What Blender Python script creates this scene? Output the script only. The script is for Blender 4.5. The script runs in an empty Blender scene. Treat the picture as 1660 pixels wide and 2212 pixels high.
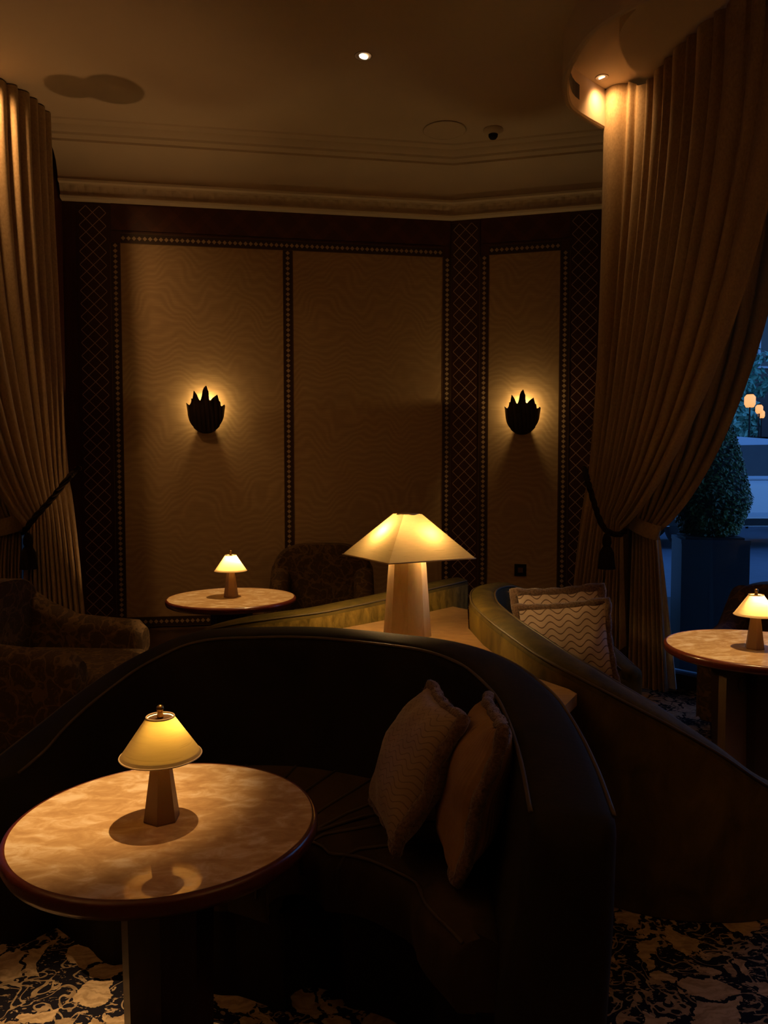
import bpy, math, random
from math import sin, cos, pi, radians, sqrt, atan2, tan
from mathutils import Vector, Matrix
random.seed(7)
SC = bpy.context.scene
COL = SC.collection

# ------------------------------------------------------------------ camera, world, exposure
CAM_H, PITCH, FPX = 1.48, radians(3.0), 1660.0
cam_d = bpy.data.cameras.new('camera')
cam_d.sensor_fit = 'AUTO'; cam_d.sensor_width = 36.0
cam_d.lens = 36.0 * FPX / 2212.0
cam_d.clip_start = 0.02
cam = bpy.data.objects.new('camera', cam_d)
COL.objects.link(cam)
cam.location = (0, 0, CAM_H)
cam.rotation_euler = (pi / 2 - PITCH, 0, 0)
SC.camera = cam
SC.view_settings.view_transform = 'Standard'
SC.view_settings.look = 'None'
SC.view_settings.gamma = 1.0
SC.view_settings.use_curve_mapping = False
SC.view_settings.exposure = 0.0
SC.cycles.use_denoising = True
SC.cycles.max_bounces = 8
SC.cycles.diffuse_bounces = 5
SC.cycles.transparent_max_bounces = 8
SC.cycles.sample_clamp_indirect = 4.0
SC.cycles.caustics_reflective = False
SC.cycles.caustics_refractive = False

world = bpy.data.worlds.new('dusk')
SC.world = world
world.use_nodes = True
wn = world.node_tree.nodes; wl = world.node_tree.links
bg = wn['Background']
tc = wn.new('ShaderNodeTexCoord'); sp = wn.new('ShaderNodeSeparateXYZ'); rp = wn.new('ShaderNodeValToRGB')
wl.new(tc.outputs['Generated'], sp.inputs[0]); wl.new(sp.outputs['Z'], rp.inputs[0]); wl.new(rp.outputs[0], bg.inputs['Color'])
rp.color_ramp.elements[0].color = (0.13, 0.29, 0.58, 1); rp.color_ramp.elements[0].position = 0.0
rp.color_ramp.elements[1].color = (0.04, 0.13, 0.40, 1); rp.color_ramp.elements[1].position = 0.7
bg.inputs['Strength'].default_value = 2.4

WARM = (1.0, 0.50, 0.17)
WARM2 = (1.0, 0.58, 0.20)

P_TABLE_FRONT, P_TABLE_BACK, P_TABLE_RIGHT = 620, 430, 420
P_SOFFIT = 11
P_SCONCE = 5.2
P_BIG = 19.0
P_SMALL = 2.4
P_UP = 40
P_AMB = 155

# ------------------------------------------------------------------ helpers
CP, SP = cos(PITCH), sin(PITCH)
def ray(px, py):
    u = (px - 830.0) / FPX; v = (py - 1106.0) / FPX
    return Vector((u, CP - v * SP, -SP - v * CP))
def at(px, py, Y=None, z=None):
    d = ray(px, py)
    t = Y / d.y if Y is not None else (z - CAM_H) / d.z
    return Vector((0, 0, CAM_H)) + d * t

def link(o, parent=None):
    COL.objects.link(o)
    if parent is not None: o.parent = parent
    return o
def mesh(name, verts, faces, mat, parent=None, smooth=True, loc=None, rz=0, flat_angle=None):
    me = bpy.data.meshes.new(name)
    me.from_pydata([tuple(v) for v in verts], [], faces)
    me.validate(); me.update()
    for p in me.polygons: p.use_smooth = smooth
    if smooth and flat_angle is not None:
        me.set_sharp_from_angle(angle=radians(flat_angle))
    o = bpy.data.objects.new(name, me)
    if mat: me.materials.append(mat)
    if loc is not None: o.location = loc
    o.rotation_euler[2] = rz
    return link(o, parent)
def thing(name, label, cat, loc=(0, 0, 0), rz=0, group=None):
    o = bpy.data.objects.new(name, None); link(o)
    o.empty_display_size = 0.1
    o.location = loc; o.rotation_euler = (0, 0, rz)
    o['label'] = label; o['category'] = cat
    if group: o['group'] = group
    return o
def tag(o, label, cat, group=None):
    o['label'] = label; o['category'] = cat
    if group: o['group'] = group
    return o
def struct(o):
    o['kind'] = 'structure'; return o

class MB:
    def __init__(s): s.v = []; s.f = []
    def add(s, v, f):
        n = len(s.v); s.v += [Vector(a) for a in v]; s.f += [tuple(i + n for i in q) for q in f]; return s
    def box(s, x0, x1, y0, y1, z0, z1, M=None):
        v = [Vector((x, y, z)) for z in (z0, z1) for y in (y0, y1) for x in (x0, x1)]
        if M: v = [M @ a for a in v]
        return s.add(v, [(0, 2, 3, 1), (4, 5, 7, 6), (0, 1, 5, 4), (2, 6, 7, 3), (0, 4, 6, 2), (1, 3, 7, 5)])
    def lathe(s, prof, n=48, c=(0, 0, 0), cap=True, rot=0.0):
        v = []; f = []
        for r, z in prof:
            for k in range(n):
                a = 2 * pi * k / n + rot
                v.append((c[0] + r * cos(a), c[1] + r * sin(a), c[2] + z))
        for i in range(len(prof) - 1):
            for k in range(n):
                k2 = (k + 1) % n
                f.append((i * n + k, i * n + k2, (i + 1) * n + k2, (i + 1) * n + k))
        if cap:
            f.append(tuple(range(n - 1, -1, -1))); f.append(tuple((len(prof) - 1) * n + k for k in range(n)))
        return s.add(v, f)
    def tube(s, pts, r, n=8, closed=False, twist=None):
        pts = [Vector(p) for p in pts]; m = len(pts); v = []; f = []
        prev = None
        for i, p in enumerate(pts):
            a = pts[(i - 1) % m] if (closed or i > 0) else p
            b = pts[(i + 1) % m] if (closed or i < m - 1) else p
            t = (b - a).normalized()
            if prev is None:
                ref = Vector((0, 0, 1)) if abs(t.z) < 0.9 else Vector((1, 0, 0))
                prev = t.cross(ref).normalized()
            prev = (prev - t * prev.dot(t)).normalized()
            q = t.cross(prev)
            rr = r(i / (m - 1)) if callable(r) else r
            for k in range(n):
                ang = 2 * pi * k / n
                v.append(p + (prev * cos(ang) + q * sin(ang)) * rr)
        for i in range(m if closed else m - 1):
            i2 = (i + 1) % m
            for k in range(n):
                k2 = (k + 1) % n
                f.append((i * n + k, i * n + k2, i2 * n + k2, i2 * n + k))
        if not closed:
            f.append(tuple(range(n - 1, -1, -1))); f.append(tuple((m - 1) * n + k for k in range(n)))
        return s.add(v, f)
    def grid(s, P, flip=False):
        n = len(P); m = len(P[0]); v = [p for r in P for p in r]; f = []
        for i in range(n - 1):
            for j in range(m - 1):
                q = (i * m + j, i * m + j + 1, (i + 1) * m + j + 1, (i + 1) * m + j)
                f.append(q[::-1] if flip else q)
        return s.add(v, f)
    def prism(s, poly, z0, z1):
        n = len(poly)
        v = [(x, y, z0) for x, y in poly] + [(x, y, z1) for x, y in poly]
        f = [tuple(range(n - 1, -1, -1)), tuple(range(n, 2 * n))] + [(i, (i + 1) % n, n + (i + 1) % n, n + i) for i in range(n)]
        return s.add(v, f)
    def build(s, name, mat, parent=None, smooth=True, **k):
        return mesh(name, s.v, s.f, mat, parent, smooth, **k)

def catmull(pts, n=10):
    P = [Vector(p) for p in pts]; out = []
    for i in range(len(P) - 1):
        a = P[max(i - 1, 0)]; b = P[i]; c = P[i + 1]; d = P[min(i + 2, len(P) - 1)]
        for k in range(n):
            t = k / n
            out.append(0.5 * ((2 * b) + (c - a) * t + (2 * a - 5 * b + 4 * c - d) * t * t + (3 * b - a - 3 * c + d) * t ** 3))
    out.append(P[-1].copy())
    return out
def resample(pts, n):
    L = [0]
    for a, b in zip(pts, pts[1:]): L.append(L[-1] + (b - a).length)
    out = []; j = 0
    for i in range(n):
        d = L[-1] * i / (n - 1)
        while j < len(L) - 2 and L[j + 1] < d: j += 1
        w = (d - L[j]) / max(L[j + 1] - L[j], 1e-9)
        out.append(pts[j].lerp(pts[j + 1], min(max(w, 0), 1)))
    return out

def light(kind, name, loc, power, color, parent=None, radius=0.02, target=None, size=60, blend=0.5):
    d = bpy.data.lights.new(name, kind); d.energy = power; d.color = color
    d.shadow_soft_size = radius
    if kind == 'SPOT': d.spot_size = radians(size); d.spot_blend = blend
    o = bpy.data.objects.new(name, d); link(o, parent)
    o.location = loc
    if target is not None:
        o.rotation_euler = (Vector(target) - Vector(loc)).to_track_quat('-Z', 'Y').to_euler()
    return o

# ------------------------------------------------------------------ materials
class NT:
    def __init__(s, name):
        s.m = bpy.data.materials.new(name); s.m.use_nodes = True
        s.n = s.m.node_tree.nodes; s.l = s.m.node_tree.links
        s.p = s.n['Principled BSDF']; s.out = s.n['Material Output']
    def new(s, t, **k):
        o = s.n.new('ShaderNode' + t)
        for a, b in k.items(): setattr(o, a, b)
        return o
    def set(s, node, **k):
        for a, b in k.items():
            node.inputs[a.replace('_', ' ')].default_value = b
        return node
    def link(s, a, b): s.l.new(a, b)
    def math(s, op, a, b=None, c=None):
        o = s.new('Math', operation=op)
        for i, x in enumerate((a, b, c)):
            if x is None: continue
            if isinstance(x, (int, float)): o.inputs[i].default_value = x
            else: s.link(x, o.inputs[i])
        return o.outputs[0]
    def obj(s): return s.new('TexCoord').outputs['Object']
    def xyz(s, v):
        o = s.new('SeparateXYZ'); s.link(v, o.inputs[0]); return o.outputs
    def noise(s, v, scale, detail=3, rough=0.5, dist=0.0):
        o = s.new('TexNoise'); s.set(o, Scale=scale, Detail=detail, Roughness=rough, Distortion=dist)
        if v is not None: s.link(v, o.inputs['Vector'])
        return o
    def ramp(s, f, *stops):
        o = s.new('ValToRGB'); e = o.color_ramp.elements
        while len(e) < len(stops): e.new(0.5)
        for i, (p, c) in enumerate(stops):
            e[i].position = p; e[i].color = (*c, 1)
        s.link(f, o.inputs[0]); return o.outputs[0]
    def mix(s, f, a, b):
        o = s.new('Mix', data_type='RGBA')
        for x, i in ((f, 0), (a, 6), (b, 7)):
            if isinstance(x, (int, float)): o.inputs[i].default_value = x
            elif isinstance(x, tuple): o.inputs[i].default_value = (*x, 1)
            else: s.link(x, o.inputs[i])
        return o.outputs[2]
    def mapping(s, v, scale=(1, 1, 1), rot=(0, 0, 0), loc=(0, 0, 0)):
        o = s.new('Mapping'); o.inputs['Scale'].default_value = scale; o.inputs['Rotation'].default_value = rot; o.inputs['Location'].default_value = loc
        s.link(v, o.inputs['Vector']); return o.outputs[0]
    def bump(s, h, strength=0.3, dist=0.01):
        o = s.new('Bump'); s.set(o, Strength=strength, Distance=dist); s.link(h, o.inputs['Height'])
        s.link(o.outputs[0], s.p.inputs['Normal'])

def plain(name, col, rough=0.6, metal=0.0, spec=0.5, coat=0.0, noise=0.0, nscale=20):
    t = NT(name)
    t.set(t.p, Base_Color=(*col, 1), Roughness=rough, Metallic=metal)
    t.p.inputs['Specular IOR Level'].default_value = spec
    if coat: t.p.inputs['Coat Weight'].default_value = coat; t.p.inputs['Coat Roughness'].default_value = 0.06
    if noise:
        n = t.noise(t.obj(), nscale, 4)
        t.link(t.mix(n.outputs['Fac'], tuple(c * (1 - noise) for c in col), tuple(min(1, c * (1 + noise)) for c in col)), t.p.inputs['Base Color'])
    return t.m

def m_plaster():
    t = NT('plaster'); t.set(t.p, Roughness=0.85)
    n = t.noise(t.obj(), 1.3, 5)
    t.link(t.ramp(n.outputs['Fac'], (0.3, (0.60, 0.50, 0.40)), (0.7, (0.66, 0.56, 0.45))), t.p.inputs['Base Color'])
    t.bump(t.noise(t.obj(), 60, 3).outputs['Fac'], 0.05, 0.003)
    return t.m
def m_cornice_band():
    t = NT('relief_plaster'); t.set(t.p, Base_Color=(0.62, 0.52, 0.41, 1), Roughness=0.8)
    x, y, z = t.xyz(t.obj())
    a = t.math('SINE', t.math('MULTIPLY', t.math('ADD', t.math('MULTIPLY', x, 1.0), t.math('MULTIPLY', z, 1.2)), 30.0))
    b = t.math('SINE', t.math('MULTIPLY', t.math('ADD', x, t.math('MULTIPLY', z, -1.2)), 30.0))
    t.bump(t.math('MAXIMUM', t.math('ABSOLUTE', a), t.math('ABSOLUTE', b)), 0.55, 0.02)
    return t.m
def m_silk():
    t = NT('moire_silk'); t.p.inputs['Specular IOR Level'].default_value = 0.35
    o = t.obj()
    warp = t.noise(t.mapping(o, (1.6, 1, 1.0)), 1.5, 2, 0.45)
    x, y, z = t.xyz(o)
    ph = t.math('ADD', t.math('MULTIPLY', z, 17.0), t.math('MULTIPLY', warp.outputs['Fac'], 16.0))
    w1 = t.math('SINE', t.math('MULTIPLY', ph, 6.0))
    streak = t.noise(t.mapping(o, (7, 1, 160)), 1.0, 2)
    big = t.noise(t.mapping(o, (1.5, 1, 2.0)), 1.2, 2)
    amp = t.math('MULTIPLY', t.math('MULTIPLY', w1, big.outputs['Fac']), 0.145)
    f = t.math('ADD', t.math('ADD', amp, t.math('MULTIPLY', streak.outputs['Fac'], 0.45)), 0.28)
    t.link(t.ramp(f, (0.2, (0.33, 0.235, 0.135)), (0.5, (0.44, 0.32, 0.19)), (0.8, (0.58, 0.44, 0.27))), t.p.inputs['Base Color'])
    t.link(t.math('SUBTRACT', 0.72, t.math('MULTIPLY', f, 0.3)), t.p.inputs['Roughness'])
    t.bump(streak.outputs['Fac'], 0.15, 0.002)
    return t.m
def m_redwood():
    t = NT('dark_red_veneer'); t.set(t.p, Roughness=0.5)
    n = t.noise(t.mapping(t.obj(), (14, 14, 1.2)), 2.0, 4)
    t.link(t.ramp(n.outputs['Fac'], (0.3, (0.050, 0.013, 0.009)), (0.7, (0.075, 0.021, 0.013))), t.p.inputs['Base Color'])
    return t.m
def m_frieze():
    t = NT('frieze_veneer'); t.set(t.p, Roughness=0.45)
    o = t.obj(); x, y, z = t.xyz(o)
    a = t.math('ABSOLUTE', t.math('SUBTRACT', t.math('FRACT', t.math('MULTIPLY', t.math('ADD', x, z), 4.0)), 0.5))
    b = t.math('ABSOLUTE', t.math('SUBTRACT', t.math('FRACT', t.math('MULTIPLY', t.math('SUBTRACT', x, z), 4.0)), 0.5))
    n = t.noise(t.mapping(o, (3, 3, 10)), 3.0, 3)
    f = t.math('MULTIPLY', t.math('ADD', t.math('MULTIPLY', t.math('GREATER_THAN', a, 0.34), 0.5), t.math('MULTIPLY', t.math('GREATER_THAN', b, 0.34), 0.5)), n.outputs['Fac'])
    t.link(t.ramp(f, (0.0, (0.060, 0.014, 0.010)), (0.6, (0.100, 0.028, 0.016))), t.p.inputs['Base Color'])
    return t.m
LAT = 0.0985
def m_lattice():
    t = NT('lattice_inlay'); t.set(t.p, Roughness=0.45)
    x, y, z = t.xyz(t.obj())
    X = t.math('DIVIDE', x, LAT); Z = t.math('DIVIDE', z, LAT)
    def line(v):
        f = t.math('ABSOLUTE', t.math('SUBTRACT', t.math('FRACT', t.math('ADD', v, 0.5)), 0.5))
        return t.math('LESS_THAN', f, 0.038)
    ln = t.math('MAXIMUM', line(t.math('ADD', X, Z)), line(t.math('SUBTRACT', X, Z)))
    m = t.math('MULTIPLY', ln, t.math('LESS_THAN', t.math('ABSOLUTE', X), 1.0))
    t.link(t.mix(m, (0.040, 0.010, 0.008), (0.44, 0.33, 0.29)), t.p.inputs['Base Color'])
    return t.m
DIA = 0.0402
def m_diamond(axis):
    t = NT('diamond_inlay_' + axis); t.set(t.p, Roughness=0.45)
    x, y, z = t.xyz(t.obj())
    al, ac = (z, x) if axis == 'v' else (x, z)
    a = t.math('ABSOLUTE', t.math('SUBTRACT', t.math('FRACT', t.math('DIVIDE', al, DIA)), 0.5))
    b = t.math('ABSOLUTE', t.math('DIVIDE', ac, DIA))
    m = t.math('LESS_THAN', t.math('ADD', a, b), 0.43)
    edge = t.math('MULTIPLY', t.math('GREATER_THAN', b, 0.86), t.math('LESS_THAN', b, 0.95))
    c = t.mix(m, (0.030, 0.012, 0.008), (0.46, 0.35, 0.23))
    t.link(t.mix(edge, c, (0.12, 0.075, 0.035)), t.p.inputs['Base Color'])
    return t.m
def m_velvet(name, dark, light_, scale=5.0, sheen=0.25):
    t = NT(name); t.set(t.p, Roughness=0.8)
    t.p.inputs['Specular IOR Level'].default_value = 0.2
    n = t.noise(t.mapping(t.obj(), (1, 1, 0.5)), scale, 5, 0.6, 0.6)
    t.link(t.ramp(n.outputs['Fac'], (0.3, dark), (0.72, light_)), t.p.inputs['Base Color'])
    t.p.inputs['Sheen Weight'].default_value = sheen; t.p.inputs['Sheen Roughness'].default_value = 0.35
    t.set(t.p, Sheen_Tint=(0.55, 0.42, 0.12, 1))
    t.bump(t.noise(t.obj(), 90, 3).outputs['Fac'], 0.2, 0.003)
    return t.m
def m_brocade():
    t = NT('floral_brocade'); t.set(t.p, Roughness=0.75)
    o = t.obj()
    w = t.noise(o, 7, 2)
    v = t.new('TexVoronoi', feature='DISTANCE_TO_EDGE'); t.set(v, Scale=9.0)
    mx = t.new('VectorMath', operation='MULTIPLY_ADD'); t.link(w.outputs['Color'], mx.inputs[0]); mx.inputs[1].default_value = (0.22,) * 3; t.link(o, mx.inputs[2])
    t.link(mx.outputs[0], v.inputs['Vector'])
    n = t.noise(o, 22, 4, 0.6, 1.5)
    f = t.math('ADD', t.math('MULTIPLY', t.math('LESS_THAN', v.outputs['Distance'], 0.06), 0.6), t.math('MULTIPLY', t.math('GREATER_THAN', n.outputs['Fac'], 0.56), 0.4))
    t.link(t.mix(f, (0.060, 0.034, 0.012), (0.17, 0.105, 0.040)), t.p.inputs['Base Color'])
    t.bump(n.outputs['Fac'], 0.3, 0.004)
    return t.m
def m_curtain(name, c0, c1):
    t = NT(name); t.set(t.p, Roughness=0.8)
    t.p.inputs['Specular IOR Level'].default_value = 0.25
    n = t.noise(t.mapping(t.obj(), (30, 30, 18)), 3.0, 4, 0.6)
    t.link(t.ramp(n.outputs['Fac'], (0.3, c0), (0.7, c1)), t.p.inputs['Base Color'])
    t.p.inputs['Sheen Weight'].default_value = 0.15
    t.bump(n.outputs['Fac'], 0.12, 0.003)
    return t.m
def m_tabletop():
    t = NT('parchment_lacquer'); t.set(t.p, Roughness=0.03, IOR=1.7)
    o = t.obj()
    n1 = t.noise(t.mapping(o, (9, 15, 9), (0, 0, 0.25)), 1.7, 6, 0.6, 0.5)
    n2 = t.noise(t.mapping(o, (3, 3, 3)), 1.5, 2)
    f = t.math('ADD', t.math('MULTIPLY', n1.outputs['Fac'], 0.75), t.math('MULTIPLY', n2.outputs['Fac'], 0.25))
    t.link(t.ramp(f, (0.36, (0.46, 0.30, 0.14)), (0.50, (0.59, 0.42, 0.21)), (0.56, (0.68, 0.52, 0.30)), (0.64, (0.80, 0.69, 0.48))), t.p.inputs['Base Color'])
    return t.m
def m_wood(name, c0, c1, rough=0.35, sc=(2, 20, 2), coat=0.3):
    t = NT(name); t.set(t.p, Roughness=rough)
    n = t.noise(t.mapping(t.obj(), sc), 2.5, 5, 0.6, 0.4)
    t.link(t.ramp(n.outputs['Fac'], (0.3, c0), (0.7, c1)), t.p.inputs['Base Color'])
    t.p.inputs['Coat Weight'].default_value = coat; t.p.inputs['Coat Roughness'].default_value = 0.1
    return t.m
def m_shade(name, col, trans, rot, inner=None):
    t = NT(name)
    o = t.obj()
    n = t.noise(t.mapping(o, (18, 18, 260), rot), 1.0, 3, 0.6)
    n2 = t.noise(t.mapping(o, (5, 5, 120), rot), 1.0, 2, 0.5)
    slub = t.math('GREATER_THAN', n2.outputs['Fac'], 0.66)
    f = t.math('SUBTRACT', 1.0, t.math('ADD', t.math('MULTIPLY', n.outputs['Fac'], 0.45), t.math('MULTIPLY', slub, 0.25)))
    c = t.mix(f, tuple(x * 0.55 for x in col), col)
    ct = t.mix(f, tuple(x * 0.55 for x in trans), trans)
    if inner:
        c = t.mix(t.new('NewGeometry').outputs['Backfacing'], c, inner)
    d = t.new('BsdfDiffuse'); tr = t.new('BsdfTranslucent'); a = t.new('AddShader')
    t.link(c, d.inputs['Color']); t.link(ct, tr.inputs['Color'])
    t.link(d.outputs[0], a.inputs[0]); t.link(tr.outputs[0], a.inputs[1]); t.link(a.outputs[0], t.out.inputs['Surface'])
    return t.m
def m_alabaster():
    t = NT('alabaster'); t.set(t.p, Roughness=0.35)
    n = t.noise(t.mapping(t.obj(), (6, 6, 2)), 2.0, 5, 0.6, 1.0)
    t.link(t.ramp(n.outputs['Fac'], (0.3, (0.56, 0.38, 0.20)), (0.7, (0.74, 0.58, 0.37))), t.p.inputs['Base Color'])
    t.p.inputs['Subsurface Weight'].default_value = 0.4; t.p.inputs['Subsurface Radius'].default_value = (0.05, 0.03, 0.015)
    t.p.inputs['Subsurface Scale'].default_value = 0.5
    return t.m
def m_carpet():
    t = NT('floral_carpet'); t.set(t.p, Roughness=0.95)
    t.p.inputs['Specular IOR Level'].default_value = 0.1
    o = t.obj()
    w = t.noise(o, 3.2, 3)
    mx = t.new('VectorMath', operation='MULTIPLY_ADD'); t.link(w.outputs['Color'], mx.inputs[0]); mx.inputs[1].default_value = (0.30,) * 3; t.link(o, mx.inputs[2])
    wf = t.noise(o, 26, 3, 0.6); mf = t.new('VectorMath', operation='MULTIPLY_ADD'); t.link(wf.outputs['Color'], mf.inputs[0]); mf.inputs[1].default_value = (0.055,) * 3; t.link(mx.outputs[0], mf.inputs[2]); mx = mf
    vd = t.new('TexVoronoi', feature='DISTANCE_TO_EDGE'); t.set(vd, Scale=8.5); t.link(mx.outputs[0], vd.inputs['Vector'])
    vc = t.new('TexVoronoi'); t.set(vc, Scale=8.5); t.link(mx.outputs[0], vc.inputs['Vector'])
    cs = t.new('SeparateColor'); t.link(vc.outputs['Color'], cs.inputs[0])
    petal = t.math('MULTIPLY', t.math('GREATER_THAN', vd.outputs['Distance'], 0.055), t.math('GREATER_THAN', cs.outputs['Red'], 0.46))
    n = t.noise(o, 11, 2, 0.4, 1.2)
    vine = t.math('LESS_THAN', t.math('ABSOLUTE', t.math('SUBTRACT', n.outputs['Fac'], 0.5)), 0.024)
    n3 = t.noise(t.mapping(o, (1, 2.2, 1)), 30, 3, 0.6, 1.0)
    leaf = t.math('MULTIPLY', t.math('GREATER_THAN', n3.outputs['Fac'], 0.60), t.math('LESS_THAN', cs.outputs['Red'], 0.46))
    m = t.math('MAXIMUM', t.math('MAXIMUM', petal, t.math('MULTIPLY', vine, 0.7)), t.math('MULTIPLY', leaf, 0.8))
    vein = t.noise(t.mapping(mx.outputs[0], (8, 30, 8)), 2.0, 3)
    cr = t.ramp(vein.outputs['Fac'], (0.35, (0.36, 0.27, 0.16)), (0.6, (0.58, 0.46, 0.30)))
    t.link(t.mix(m, (0.012, 0.012, 0.022), cr), t.p.inputs['Base Color'])
    t.bump(m, 0.35, 0.01)
    return t.m
def m_cushion(name='wave_quilted_velvet', fx=31.0, fy=12.0, dark=(0.13, 0.075, 0.05), bc=(0.46, 0.36, 0.30)):
    t = NT(name); t.set(t.p, Roughness=0.5)
    u = t.new('UVMap').outputs[0]; x, y, z = t.xyz(u)
    wv = t.math('MULTIPLY', t.math('SINE', t.math('MULTIPLY', x, fx)), 0.42)
    f = t.math('FRACT', t.math('ADD', t.math('MULTIPLY', y, fy), wv))
    ln = t.math('LESS_THAN', t.math('ABSOLUTE', t.math('SUBTRACT', f, 0.5)), 0.09)
    n = t.noise(t.obj(), 14, 3)
    base = t.ramp(n.outputs['Fac'], (0.3, bc), (0.7, tuple(1.22 * c for c in bc)))
    t.link(t.mix(ln, base, dark), t.p.inputs['Base Color'])
    t.p.inputs['Sheen Weight'].default_value = 0.3
    t.bump(t.math('SUBTRACT', 1.0, ln), 0.4, 0.004)
    return t.m
def m_corduroy():
    t = NT('corduroy_velvet'); t.set(t.p, Roughness=0.7)
    u = t.new('UVMap').outputs[0]; x, y, z = t.xyz(u)
    s = t.math('SINE', t.math('MULTIPLY', x, 260.0))
    n = t.noise(t.obj(), 14, 3)
    t.link(t.ramp(n.outputs['Fac'], (0.3, (0.26, 0.15, 0.06)), (0.7, (0.36, 0.22, 0.10))), t.p.inputs['Base Color'])
    t.bump(s, 0.25, 0.003)
    return t.m
def m_fur():
    t = NT('fur_trim'); t.set(t.p, Roughness=0.9)
    n = t.noise(t.obj(), 120, 3)
    t.link(t.ramp(n.outputs['Fac'], (0.3, (0.075, 0.042, 0.026)), (0.7, (0.20, 0.125, 0.085))), t.p.inputs['Base Color'])
    t.p.inputs['Sheen Weight'].default_value = 0.4
    t.bump(n.outputs['Fac'], 0.6, 0.01)
    return t.m
def m_emit(name, col, s):
    t = NT(name); t.set(t.p, Base_Color=(*col, 1), Emission_Color=(*col, 1), Emission_Strength=s); return t.m
def m_glass():
    t = NT('window_glass')
    tr = t.new('BsdfTransparent'); tr.inputs['Color'].default_value = (0.86, 0.93, 0.98, 1)
    g = t.new('BsdfGlossy'); g.inputs['Roughness'].default_value = 0.02
    fr = t.new('Fresnel'); fr.inputs['IOR'].default_value = 1.4
    mx = t.new('MixShader'); t.link(fr.outputs[0], mx.inputs[0]); t.link(tr.outputs[0], mx.inputs[1]); t.link(g.outputs[0], mx.inputs[2])
    t.link(mx.outputs[0], t.out.inputs['Surface']); return t.m
def m_leaf(name, c0, c1):
    t = NT(name); t.set(t.p, Roughness=0.4)
    n = t.noise(t.obj(), 9, 4)
    t.link(t.ramp(n.outputs['Fac'], (0.3, c0), (0.7, c1)), t.p.inputs['Base Color']); return t.m

M_PLASTER = m_plaster(); M_BAND = m_cornice_band(); M_SILK = m_silk(); M_RED = m_redwood(); M_FRIEZE = m_frieze()
M_LAT = m_lattice(); M_DV = m_diamond('v'); M_DH = m_diamond('h')
M_SOFA = m_velvet('dark_green_velvet', (0.013, 0.011, 0.004), (0.026, 0.021, 0.007), 5, 0.03)
M_SOFA2 = m_velvet('olive_crushed_velvet', (0.050, 0.040, 0.009), (0.125, 0.096, 0.020), 9, 0.03)
M_GOLD = m_velvet('gold_crushed_velvet', (0.085, 0.064, 0.012), (0.30, 0.215, 0.045), 26, 0.1)
M_GOLD2 = m_velvet('ochre_velvet', (0.075, 0.055, 0.010), (0.19, 0.14, 0.026), 9, 0.05)
M_PIPE = plain('velvet_piping', (0.085, 0.065, 0.028), 0.6)
M_SEAT = m_velvet('bronze_seat_velvet', (0.042, 0.029, 0.012), (0.085, 0.059, 0.024), 7, 0.2)
M_BROC = m_brocade()
M_CURT = m_curtain('sand_silk_curtain', (0.30, 0.215, 0.12), (0.42, 0.31, 0.185))
M_LIN = m_curtain('pale_lining', (0.42, 0.42, 0.42), (0.52, 0.52, 0.52))
M_TOP = m_tabletop()
M_RIM = m_wood('red_mahogany', (0.075, 0.013, 0.006), (0.115, 0.024, 0.009), 0.3, coat=0.5)
M_PED = m_wood('dark_mahogany', (0.016, 0.006, 0.004), (0.028, 0.010, 0.006), 0.4, coat=0.1)
M_PED2 = m_wood('brown_walnut', (0.09, 0.055, 0.03), (0.14, 0.085, 0.045), 0.4)
M_BURL = m_wood('honey_burl', (0.34, 0.20, 0.09), (0.52, 0.33, 0.16), 0.3, (5, 9, 5), 0.5)
M_SHADE = m_shade('ivory_silk_shade', (0.62, 0.54, 0.33), (0.56, 0.48, 0.28), (0.0, 0.55, 0.0))
M_SHADE_F = m_shade('thick_silk_shade', (0.34, 0.26, 0.12), (0.075, 0.058, 0.015), (0.0, 0.35, 0.0), (0.78, 0.66, 0.40))
M_SHADE_BIG = m_shade('raw_silk_shade', (0.60, 0.48, 0.27), (0.105, 0.085, 0.045), (0.0, -0.9, 0.3))
M_DIFF = m_shade('frosted_diffuser', (0.4, 0.34, 0.22), (0.95, 0.82, 0.52), (0, 0, 0))
M_TRIM = plain('shade_binding', (0.62, 0.48, 0.26), 0.7)
M_BRONZE = plain('bronze_base', (0.19, 0.11, 0.055), 0.42, 0.25)
M_BRASS = plain('aged_brass', (0.45, 0.28, 0.10), 0.3, 1.0)
M_ALA = m_alabaster(); M_CARPET = m_carpet()
M_WAVE = m_cushion(); M_WAVE_FINE = m_cushion('fine_wave_velvet', 44.0, 20.0, (0.18, 0.12, 0.08), (0.28, 0.20, 0.14)); M_CORD = m_corduroy(); M_FUR = m_fur()
M_SCONCE = plain('blackened_bronze', (0.030, 0.018, 0.010), 0.5, 0.5, noise=0.3)
M_ROPE = plain('dark_silk_rope', (0.014, 0.009, 0.006), 0.95, 0.0, 0.1)
M_BLACK = plain('black_enamel', (0.008, 0.008, 0.008), 0.75, 0.0, 0.2)
M_BULB = m_emit('lamp_glow', (1.0, 0.86, 0.55), 12.0)
M_DOWN = m_emit('downlight_lens', (1.0, 0.80, 0.55), 2.6)
M_GLASS = m_glass()
t_ = NT('clear_lamp_glass'); tr_ = t_.new('BsdfTransparent'); t_.link(tr_.outputs[0], t_.out.inputs['Surface']); M_CLEAR = t_.m
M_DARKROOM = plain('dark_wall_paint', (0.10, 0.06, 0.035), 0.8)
M_FRAME = plain('charcoal_window_frame', (0.03, 0.03, 0.035), 0.45)
M_SILL = plain('pale_stone_sill', (0.55, 0.58, 0.62), 0.5, noise=0.1)
M_PLANT = plain('navy_zinc', (0.022, 0.034, 0.045), 0.45, 0.2, noise=0.15, nscale=5)
M_BOX = m_leaf('boxwood_leaf', (0.022, 0.055, 0.016), (0.10, 0.20, 0.05))
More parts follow.
